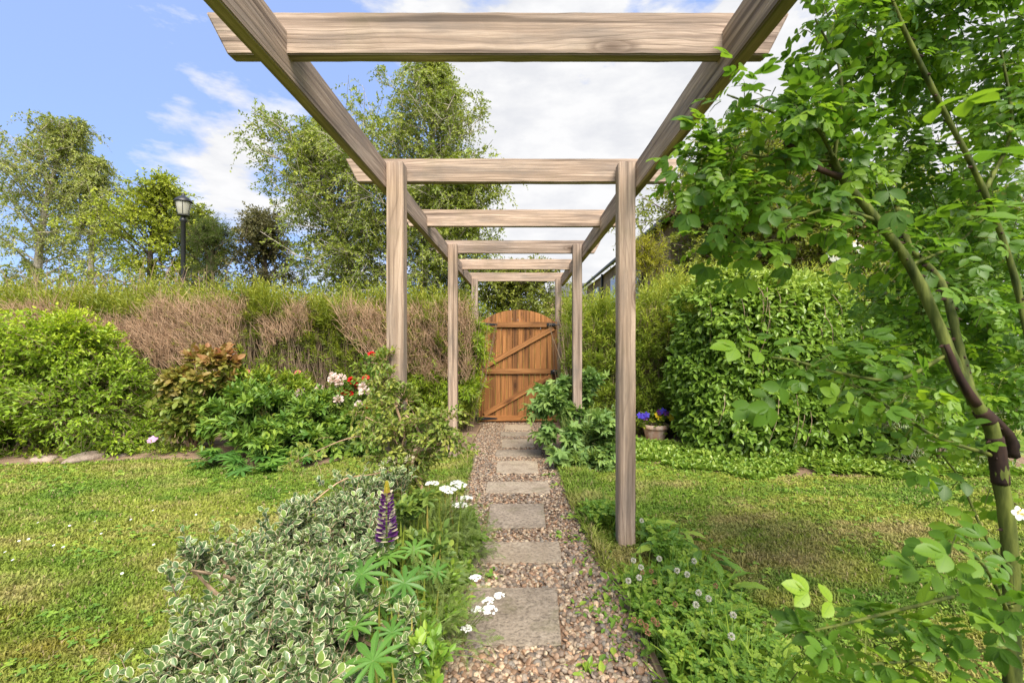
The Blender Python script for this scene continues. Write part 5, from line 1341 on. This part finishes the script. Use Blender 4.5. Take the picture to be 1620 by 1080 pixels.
# ------------------------------------------------------------------ trees
def tree(name, label, base, trunk, r0, prof, n1, n2, n3, m, lsize, leaf, mat, bark, droop=.5, up=.5, seed=0, lean=0, L2=.45, L3=.42, wscale=1.0, group='trees beyond the hedges', start=.18, thin=1.0, asym=None, cat='tree'):
    """trunk: list of points. prof(h) -> crown radius at relative height h."""
    g = np.random.default_rng(seed)
    root = thing(name, label, cat, (base[0], base[1], base[2]), group)
    tr = curve(trunk, 24); H = tr[-1][2] - tr[0][2]
    wood = [tube(tr, r0 * (1 - np.linspace(0, 1, 24))**.8 + .012, 8, .15)]
    tb, td, tl = [], [], []
    for i in range(n1):
        h = start + (1 - start) * ((i + g.random()) / n1)
        k = h * 23; k0 = min(int(k), 22); c = tr[k0] + (tr[k0 + 1] - tr[k0]) * (k - k0)
        a = i * 2.4 + g.random() * .8; rad = prof(h) * (.45 + .8 * g.random()**1.3)
        if asym is not None: rad *= asym(a, h)
        e = c + np.array([math.cos(a) * rad, math.sin(a) * rad, rad * up * (1.2 - .6 * (1 - h)) + .1])
        mid = (c + e) / 2 + np.array([0, 0, .12 * rad]) + g.normal(size=3) * .06 * rad
        bc = curve([c, mid, e], 9)
        wood.append(tube(bc, np.linspace(max(.012, r0 * .35 * (1 - h * .7)), .006, 9), 5))
        for j in range(n2):
            t = .25 + .75 * (j + g.random()) / n2; q = bc[min(8, int(t * 8))]
            dv = norm((bc[-1] - bc[0]) * .5 / max(rad, .1) + g.normal(size=3) * np.array([.8, .8, .5]) + np.array([0, 0, .25]))
            l2 = rad * L2 * (.5 + .7 * g.random()) + .1
            q2 = q + dv * l2
            wood.append(sticks(q[None], q2[None], .008, .004))
            for s in range(n3):
                u = g.random()
                tb.append(q + dv * l2 * (.15 + .85 * u)); td.append(norm(dv * .7 + g.normal(size=3) * .75)); tl.append(L3 * (.5 + .8 * g.random()))
    # leader twigs
    for s in range(n3 * 5):
        u = .85 + .15 * g.random(); k0 = min(int(u * 23), 22); tb.append(tr[k0] + g.normal(size=3) * .04); td.append(norm(g.normal(size=3) + UP * .8)); tl.append(L3 * (.5 + .6 * g.random()))
    tb, td, tl = np.array(tb), np.array(td), np.array(tl)
    lv, tw = shoots(tb, td, tl, m, lsize, leaf, droop=droop, ang=60, upn=.5, twig=.0035, jit=.6, wscale=wscale)
    emit('crown', [lv], mat, root)
    emit('trunk', wood + tw, bark, root)
    return root
def pf(pts): return lambda h: float(np.interp(h, [a for a, b in pts], [b for a, b in pts]))
GB = lambda d: gz(d)
def tp_(px, py, d): return P(px, py, d)
def gp(px, d): q = P(px, 0, d); return np.array([q[0], d, -.13])
tree('birch_tree', 'tall slender birch rising behind the left near post, top right of the pair', gp(668, 12), [gp(668, 12), tp_(672, 400, 12), tp_(680, 260, 12), tp_(690, 105, 12)], .11,
     pf([(0, .6), (.2, 1.6), (.42, 1.85), (.65, 1.6), (.8, 1.1), (.92, .5), (1, .12)]), 96, 9, 5, 12, .085, LEAF_S, ML_BIRCH, M_BIRCH, droop=.6, up=.4, seed=3, asym=lambda a, h: (.92 if math.cos(a) > 0 else 1.15) + .3 * max(0., -math.cos(a)) * (h < .9))
tree('birch_tree', 'spreading birch leaning left behind the hedge, left of the tall slender one', gp(560, 11.5), [gp(575, 11.5), tp_(560, 440, 11.5), tp_(530, 330, 11.5), tp_(505, 225, 11.5)], .10,
     pf([(0, .5), (.2, 1.3), (.5, 1.85), (.75, 1.6), (.92, .9), (1, .35)]), 92, 9, 5, 12, .088, LEAF_S, ML_BIRCH, M_BIRCH, droop=.45, up=.5, seed=5)
tree('birch_tree', 'lower bushy birch filling the gap beside the second left post', gp(720, 11), [gp(715, 11), tp_(718, 440, 11), tp_(725, 350, 11), tp_(722, 290, 11)], .08,
     pf([(0, .4), (.3, 1.1), (.7, 1.15), (.9, .8), (1, .35)]), 46, 8, 5, 12, .095, LEAF_S, ML_BIRCH, M_BIRCH, droop=.5, seed=6)
tree('birch_tree', 'wind bent birch at the far left edge with drooping top', gp(60, 15), [gp(50, 15), tp_(62, 400, 15), tp_(80, 290, 15), tp_(112, 205, 15)], .13,
     pf([(0, .6), (.25, 1.5), (.55, 1.65), (.8, .95), (.93, .6), (1, .2)]), 62, 9, 4, 11, .10, LEAF_S, ML_BIRCH2, M_BIRCH, droop=.6, seed=8)
tree('birch_tree', 'smaller birch right of the wind bent one at the left', gp(150, 15), [gp(140, 15), tp_(145, 400, 15), tp_(152, 330, 15), tp_(150, 258, 15)], .09,
     pf([(0, .5), (.3, 1.0), (.65, .85), (.9, .45), (1, .15)]), 36, 8, 4, 11, .10, LEAF_S, ML_BIRCH2, M_BIRCH, droop=.75, seed=9)
tree('lime_green_tree', 'yellow green leafy tree left of the lamp post', gp(235, 14), [gp(240, 14), tp_(238, 440, 14), tp_(240, 370, 14), tp_(262, 300, 14)], .1,
     pf([(0, .8), (.3, 1.5), (.6, 1.3), (.85, .7), (1, .25)]), 46, 8, 4, 10, .115, LEAF_S, ML_LIME, M_BARK, droop=.3, seed=10)
tree('lime_green_tree', 'mid green tree right behind the lamp post', gp(310, 15), [gp(310, 15), tp_(310, 430, 15), tp_(312, 345, 15)], .08,
     pf([(0, .6), (.4, .85), (.8, .55), (1, .2)]), 34, 6, 6, 11, .11, LEAF_S, ML_OLIVE, M_BARK, droop=.3, seed=11)
tree('pine_tree', 'dark green pine with tufted needles right of the lamp post', gp(335, 12.5), [gp(335, 12.5), tp_(335, 440, 12.5), tp_(338, 372, 12.5)], .09,
     pf([(0, 1.0), (.5, .85), (.85, .4), (1, .1)]), 32, 5, 4, 22, .12, LEAF_W, ML_PINE, M_BARK, droop=-.1, up=.7, seed=12, L3=.35, wscale=.5)
tree('purple_leaved_tree', 'dusky purplish tree between the pine and the birches', gp(425, 13.5), [gp(425, 13.5), tp_(420, 430, 13.5), tp_(412, 358, 13.5)], .1,
     pf([(0, .7), (.4, 1.15), (.75, .8), (1, .25)]), 38, 6, 6, 11, .1, LEAF_S, ML_DARK, M_BARK, droop=.2, seed=13)
tree('olive_green_tree', 'broad olive green tree behind the gate', gp(810, 12), [gp(815, 12), tp_(815, 490, 12), tp_(822, 445, 12)], .08,
     pf([(0, .9), (.5, 1.25), (.85, .8), (1, .4)]), 38, 7, 6, 11, .1, LEAF_S, ML_OLIVE, M_BARK, droop=.25, seed=14)
tree('olive_green_tree', 'wide olive green tree behind the right hedge in front of the stone house', gp(1160, 9), [gp(1165, 9), tp_(1160, 420, 9), tp_(1165, 340, 9), tp_(1170, 275, 9)], .12,
     pf([(0, .8), (.35, 1.75), (.65, 1.6), (.9, .9), (1, .35)]), 64, 8, 8, 12, .085, LEAF_S, ML_OLIVE, M_BARK, droop=.3, seed=15)
tree('olive_green_tree', 'dense green tree behind the mound at the far right', gp(1330, 8.5), [gp(1340, 8.5), tp_(1335, 400, 8.5), tp_(1330, 330, 8.5)], .1,
     pf([(0, .8), (.4, 1.3), (.8, .9), (1, .35)]), 44, 7, 7, 11, .09, LEAF_S, ML_OLIVE, M_BARK, droop=.3, seed=16)
tree('leafy_tree', 'bright green tree behind the rose at the right edge', gp(1560, 9), [gp(1560, 9), tp_(1550, 420, 9), tp_(1540, 340, 9)], .1,
     pf([(0, .9), (.4, 1.6), (.8, 1.1), (1, .4)]), 40, 6, 4, 10, .09, LEAF_S, ML_BIRCH, M_BARK, droop=.3, seed=17)
tree('golden_conifer', 'small golden yellow conifer rising above the right hedge', gp(1022, 8), [gp(1022, 8), tp_(1022, 470, 8), tp_(1020, 407, 8)], .05,
     pf([(0, .45), (.5, .4), (.8, .25), (1, .05)]), 36, 5, 4, 12, .07, LEAF_W, ML_GOLD, M_BARK, droop=-.1, up=1.3, seed=18, L3=.2)
# scrub with bare stems behind the left hedge
scrub = thing('bare_scrub', 'tangle of bare pale brown stems above the hedge at the left', 'shrub', gp(90, 9.5))
n = 420
px = -80 + 420 * rng.random(n); d = 8.6 + 1.8 * rng.random(n)
a = np.stack([(px - CX) * d / F, d, np.full(n, -.1)], 1)
top = 1.75 + 1.05 * rng.random(n)
e = a + np.stack([rng.normal(size=n) * .55, rng.normal(size=n) * .3, top], 1)
m_ = (a + e) / 2 + rng.normal(size=(n, 3)) * .12
st = [sticks(a, m_, .014, .009), sticks(m_, e, .009, .004)]
for k in range(2):
    s = m_ + (e - m_) * rng.random((n, 1)); st.append(sticks(s, s + norm(rng.normal(size=(n, 3)) + UP * .7) * .5, .005, .002))
emit('stems', st, M_TWIG, scrub)
lv, tw = shoots(e - (e - m_) * rng.random((n, 1)) * .4, norm(e - m_ + rng.normal(size=e.shape) * .5), .3, 6, .07, LEAF_S); emit('foliage', [lv], ML_OLIVE, scrub)
for cx_, wid, top_, lab, mt_ in ((40, 1.8, 2.5, 'rough leafy scrub behind the hedge at the far left', ML_OLIVE), (230, 1.6, 2.35, 'rough leafy scrub behind the hedge below the lime green tree', ML_BIRCH), (400, 1.5, 2.3, 'dark leafy scrub behind the hedge below the purplish tree', ML_OLIVE), (540, 1.4, 2.2, 'leafy scrub behind the hedge at the foot of the birches', ML_BIRCH), (690, 1.2, 2.2, 'leafy scrub behind the hedge next to the gate', ML_OLIVE)):
    c_ = gp(cx_, 10.4)
    bush('scrub_bush', lab, 'shrub', [(c_ + np.array([0, 0, top_ * .45]), (wid, .8, top_ * .5)), (c_ + np.array([wid * .5, .2, top_ * .6]), (wid * .6, .6, top_ * .35)), (c_ + np.array([-wid * .5, .1, top_ * .6]), (wid * .6, .6, top_ * .42))], 1300, .4, 9, .09, LEAF_S, mt_, up=.7, group='scrub behind the left hedge', nstem=12)
# far off wood that closes the horizon
xw = -32 + 64 * rng.random(6500); yw = 24 + 6 * rng.random(6500); zw = -.1 + (3.0 + 1.6 * fbm(xw * .25, xw * 0, 77)) * rng.random(6500)**.8
p = np.stack([xw, yw, zw], 1); d = norm(rng.normal(size=p.shape) + UP * .5 - np.array([0, .5, 0]))
lv, tw = shoots(p, d, .8, 7, .26, LEAF_S, droop=.2)
o = emit('far_trees', [lv], ML_OLIVE); tag(o, 'distant belt of green trees along the horizon', 'woodland', kind='stuff')

# ------------------------------------------------------------------ lamp post
ld = 11.0
lp = P(289, 428, ld); lx, lyy = (290 - CX) * ld / F, ld
lamp = thing('lamp_post', 'black lamp post with a frosted glass lantern above the left hedge', 'street lamp', (lx, lyy, -.13))
def lathe(prof, n=16):
    bm = bmesh.new(); rows = [[bm.verts.new((r * math.cos(a), r * math.sin(a), z)) for a in np.arange(n) * 2 * math.pi / n] for r, z in prof]
    for a, b in zip(rows[:-1], rows[1:]):
        for j in range(n): bm.faces.new((a[j], a[(j + 1) % n], b[(j + 1) % n], b[j]))
    bm.faces.new(rows[0][::-1]); bm.faces.new(rows[-1]); bmesh.ops.recalc_face_normals(bm, faces=bm.faces[:])
    return bm
def zp(py): return P(0, py, ld)[2] + .13
bm_obj('pole', lathe([(.09, 0), (.09, .5), (.055, .55), (.05, zp(352)), (.075, zp(350)), (.075, zp(347)), (.05, zp(345)), (.06, zp(342.5)), (.13, zp(341.5)), (.13, zp(340.6))]), M_IRON, lamp, True, False)
M_GLASS, nt = new_mat('frosted_lantern_glass')
tcg = N(nt, 'ShaderNodeTexCoord'); ng = noise(nt, tcg.outputs['Object'], 6, 3)
pb = principled(nt, ramp(nt, [(.3, (.62, .58, .48)), (.7, (.80, .78, .70))], ng).outputs[0], .3, .5)
tl = N(nt, 'ShaderNodeBsdfTranslucent'); tl.inputs[0].default_value = (.85, .82, .72, 1)
mx = N(nt, 'ShaderNodeMixShader'); mx.inputs[0].default_value = .5; nt.links.new(pb.outputs[0], mx.inputs[1]); nt.links.new(tl.outputs[0], mx.inputs[2]); out(nt, mx.outputs[0])
bm_obj('lantern_glass', lathe([(.105, zp(340.4)), (.12, zp(338)), (.165, zp(322)), (.165, zp(320.5))], 12), M_GLASS, lamp, True, False)
bm_obj('lantern_cap', lathe([(.19, zp(320.4)), (.195, zp(319)), (.15, zp(315)), (.07, zp(311)), (.045, zp(310)), (.03, zp(308)), (.035, zp(306.5)), (.004, zp(305))], 16), M_IRON, lamp, True, False)
rb_ = []
for a in np.arange(6) * math.pi / 3:
    rb_.append(sticks(np.array([[.12 * math.cos(a), .12 * math.sin(a), zp(340)]]), np.array([[.172 * math.cos(a), .172 * math.sin(a), zp(320.4)]]), .007, .007, 5))
q = emit('lantern_frame', rb_, M_IRON); q.parent = lamp; q.location = (0, 0, 0)

# ------------------------------------------------------------------ stone house on the right beyond the hedge
def wall_mat():
    m, nt = new_mat('rubble_stone_wall'); tc = N(nt, 'ShaderNodeTexCoord')
    mp = N(nt, 'ShaderNodeMapping'); mp.inputs['Rotation'].default_value = (R(90), 0, R(90)); nt.links.new(tc.outputs['Object'], mp.inputs[0])
    br = N(nt, 'ShaderNodeTexBrick'); setin(br, Scale=1.0, Mortar_Size=.012); br.inputs['Brick Width'].default_value = .42; br.inputs['Row Height'].default_value = .19
    br.inputs['Color1'].default_value = (.36, .25, .175, 1); br.inputs['Color2'].default_value = (.22, .15, .11, 1); br.inputs['Mortar'].default_value = (.33, .28, .22, 1)
    nt.links.new(mp.outputs[0], br.inputs['Vector'])
    n1 = noise(nt, tc.outputs['Object'], 3, 5)
    c_ = mixc(nt, br.outputs['Color'], ramp(nt, [(.35, (.75, .72, .7)), (.65, (1.3, 1.25, 1.2))], n1).outputs[0], 1.0, 'MULTIPLY')
    out(nt, principled(nt, c_, .9, .2, bump(nt, br.outputs['Fac'], -.4, .02)).outputs[0]); return m
M_WALL = wall_mat()
M_ROOF = plain_mat('old_roof_tile', (.26, .14, .095), .85, .2, 0, .3, 4)
M_FRAME = plain_mat('white_window_frame', (.72, .70, .66), .5, .4, 0, .05)
M_PANE = plain_mat('window_pane', (.05, .06, .07), .08, .6, 0, .1)
hx, hy0, hy1, hz = 3.25, 9.8, 22.0, 3.72
house = thing('stone_house', 'long brown stone house with tiled roof and dark gutter beyond the right hedge', 'house', (hx + 2.5, 16, -.13))
def boxo(name, a, b, mat, parent, bev=.0):
    bm = bmesh.new()
    c_ = [(x + y) / 2 for x, y in zip(a, b)]
    bmesh.ops.create_cube(bm, size=1, matrix=Matrix.Translation(c_) @ Matrix.Diagonal((b[0] - a[0], b[1] - a[1], b[2] - a[2], 1)))
    if bev: bmesh.ops.bevel(bm, geom=bm.edges[:], offset=bev, segments=2)
    return bm_obj(name, bm, mat, parent)
boxo('wall', (hx, hy0, -.13), (hx + 5, hy1, hz), M_WALL, house)
for gyy in (hy0 + .002, hy1 - .302): flat_poly('gable', [(hx + .02, hz + .002), (hx + 4.98, hz + .002), (hx + 2.5, hz + 2.0)], gyy, gyy + .3, M_WALL, house)
rf = flat_poly('roof', [(hx - .18, hz + .01), (hx - .18, hz + .10), (hx + 2.5, hz + 2.18), (hx + 5.18, hz + .10), (hx + 5.18, hz + .01), (hx + 2.5, hz + 2.06)], hy0 - .15, hy1 + .15, M_ROOF, house)
q = emit('gutter', [tube([(hx - .2, hy0 - .15, hz + .02), (hx - .2, 16, hz + .02), (hx - .2, hy1 + .15, hz + .02)], [.06, .06, .06], 8)], M_IRON, house)
emit('downpipe', [tube([(hx - .06, 17.6, hz), (hx - .06, 17.6, 1.5), (hx - .06, 17.6, -.13)], [.045, .045, .045], 8)], M_IRON, house)
for y0_ in (12.2, 15.2, 18.6):
    w_ = boxo('window', (hx - .03, y0_, 2.2), (hx + .05, y0_ + .95, 3.35), M_FRAME, house, .006)
    q = boxo('pane', (hx - .036, y0_ + .08, 2.28), (hx - .031, y0_ + .87, 3.27), M_PANE, None); q.parent = w_; q.location = (0, 0, 0)
# second, further house with a slate roof
h2 = thing('far_house', 'distant low house with grey roof seen past the third right post', 'house', P(903, 470, 30) * np.array([1, 1, 0]))
c_ = P(903, 470, 30)
boxo('wall', (c_[0] - 1.6, 30, -.13), (c_[0] + 3.5, 34, c_[2]), M_WALL, h2)
flat_poly('roof', [(c_[0] - 1.9, c_[2] + .01), (c_[0] + 3.7, c_[2] + .01), (c_[0] + 3.2, c_[2] + .9), (c_[0] - .6, c_[2] + .9)], 29.8, 34.2, plain_mat('slate', (.12, .12, .125), .7, .3, 0, .2, 5), h2)

# ------------------------------------------------------------------ sky, sun, camera
SUN_EL, SUN_AZ = R(50), math.atan2(.28, -.90)        # azimuth from +Y towards +X : behind the camera, to the right
w = bpy.data.worlds.new('World'); sc.world = w; w.use_nodes = True
nt = w.node_tree; nt.nodes.clear()
STR, EXPO = 0.12, 1.6
sky = N(nt, 'ShaderNodeTexSky'); sky.sky_type = 'NISHITA'; sky.sun_disc = False
sky.sun_elevation = SUN_EL; sky.sun_rotation = SUN_AZ; sky.air_density = 1.0; sky.dust_density = 0.6; sky.ozone_density = 1.0
tc = N(nt, 'ShaderNodeTexCoord')
vec = tc.outputs['Generated']
dn = N(nt, 'ShaderNodeTexNoise'); setin(dn, Scale=2.2, Detail=6.0, Roughness=.55)
mp = N(nt, 'ShaderNodeMapping'); mp.inputs['Scale'].default_value = (1, 1, 2.6); nt.links.new(vec, mp.inputs[0]); nt.links.new(mp.outputs[0], dn.inputs['Vector'])
dn2 = N(nt, 'ShaderNodeTexNoise'); setin(dn2, Scale=7.0, Detail=8.0, Roughness=.6); nt.links.new(mp.outputs[0], dn2.inputs['Vector'])
def math_(op, a, b):
    m = N(nt, 'ShaderNodeMath', operation=op)
    for k, v in enumerate((a, b)):
        if hasattr(v, 'is_output'): nt.links.new(v, m.inputs[k])
        else: m.inputs[k].default_value = v
    return m.outputs[0]
tot = math_('ADD', math_('MULTIPLY', dn.outputs['Fac'], .42), math_('MULTIPLY', dn2.outputs['Fac'], .58))
tot = math_('ADD', math_('MULTIPLY', tot, 1.9), -.45)
sz_ = N(nt, 'ShaderNodeSeparateXYZ'); nt.links.new(vec, sz_.inputs[0])
hzn = N(nt, 'ShaderNodeMapRange', interpolation_type='SMOOTHSTEP'); setin(hzn, From_Min=.34, From_Max=.02, To_Min=0, To_Max=.14)   # more cloud towards the horizon
nt.links.new(sz_.outputs[2], hzn.inputs['Value']); tot = math_('ADD', tot, hzn.outputs[0])
def lobe(px, py, rad_deg, weight):
    v = Vector(((px - CX) / F, 1, (CY - py) / F)).normalized()
    d = N(nt, 'ShaderNodeVectorMath', operation='DOT_PRODUCT'); d.inputs[1].default_value = v; nt.links.new(vec, d.inputs[0])
    mr = N(nt, 'ShaderNodeMapRange', interpolation_type='SMOOTHSTEP'); setin(mr, From_Min=math.cos(R(rad_deg)), From_Max=math.cos(R(rad_deg * .35)), To_Min=0, To_Max=weight)
    nt.links.new(d.outputs['Value'], mr.inputs['Value']); return mr.outputs[0]
for L_ in ((930, 190, 22, .40), (1180, 100, 26, .40), (1000, 330, 22, .34), (1500, 250, 30, .3), (340, 192, 6, .15), (430, 182, 6, .14), (310, 262, 7, .16), (395, 300, 7, .18), (270, 60, 4, .07), (420, 350, 7, .10), (640, 15, 9, .16), (480, 10, 5, .10), (945, 112, 4.0, -.75), (1065, 10, 6, -.6), (960, 15, 4, -.35), (1250, 20, 6, -.3), (860, 330, 4, -.25), (150, 130, 30, -.13), (570, 150, 9, -.16), (60, 330, 16, -.05)):
    tot = math_('ADD', tot, lobe(*L_))
cm = ramp(nt, [(.50, (0, 0, 0)), (.60, (.45, .45, .45)), (.74, (1, 1, 1))], tot).outputs[0]
k = 1.0 / (STR * 2**EXPO)
shade = ramp(nt, [(.38, (k * .84, k * .85, k * .89)), (.60, (k * .99, k * .99, k * 1.0))], dn2.outputs['Fac']).outputs[0]
skyc = mixc(nt, sky.outputs[0], (.62, .80, 1.18), 1.0, 'MULTIPLY')
pale = mixc(nt, skyc, (k * .42, k * .565, k * .94), .8)          # the light summer blue of thin high haze
colr = mixc(nt, pale, shade, cm)
bg = N(nt, 'ShaderNodeBackground'); bg.inputs['Strength'].default_value = STR; nt.links.new(colr, bg.inputs['Color'])
wo = N(nt, 'ShaderNodeOutputWorld'); nt.links.new(bg.outputs[0], wo.inputs['Surface'])

sd_ = bpy.data.lights.new('sun', 'SUN'); sd_.energy = 3.2; sd_.angle = R(38); sd_.color = (1, .93, .82)
so = bpy.data.objects.new('sun', sd_); COL.objects.link(so)
sv = Vector((math.sin(SUN_AZ) * math.cos(SUN_EL), math.cos(SUN_AZ) * math.cos(SUN_EL), math.sin(SUN_EL)))
so.rotation_euler = sv.to_track_quat('Z', 'Y').to_euler(); so.location = (3, -4, 9)

cam = bpy.data.cameras.new('camera'); cam.sensor_width = 36; cam.lens = 16
cam.shift_x = -(CX - 810) / 1620; cam.shift_y = -(540 - CY) / 1620
cam.clip_start = 0.05; cam.clip_end = 1000
cam.dof.use_dof = True; cam.dof.focus_distance = 4.5; cam.dof.aperture_fstop = 7
co = bpy.data.objects.new('camera', cam); COL.objects.link(co)
co.location = (0, 0, CAM_Z); co.rotation_euler = (R(90), 0, 0)
sc.camera = co
sc.view_settings.view_transform = 'Standard'; sc.view_settings.look = 'None'
sc.view_settings.exposure = EXPO; sc.view_settings.gamma = 1
sc.cycles.max_bounces = 6; sc.cycles.diffuse_bounces = 4; sc.cycles.transmission_bounces = 4; sc.cycles.transparent_max_bounces = 4
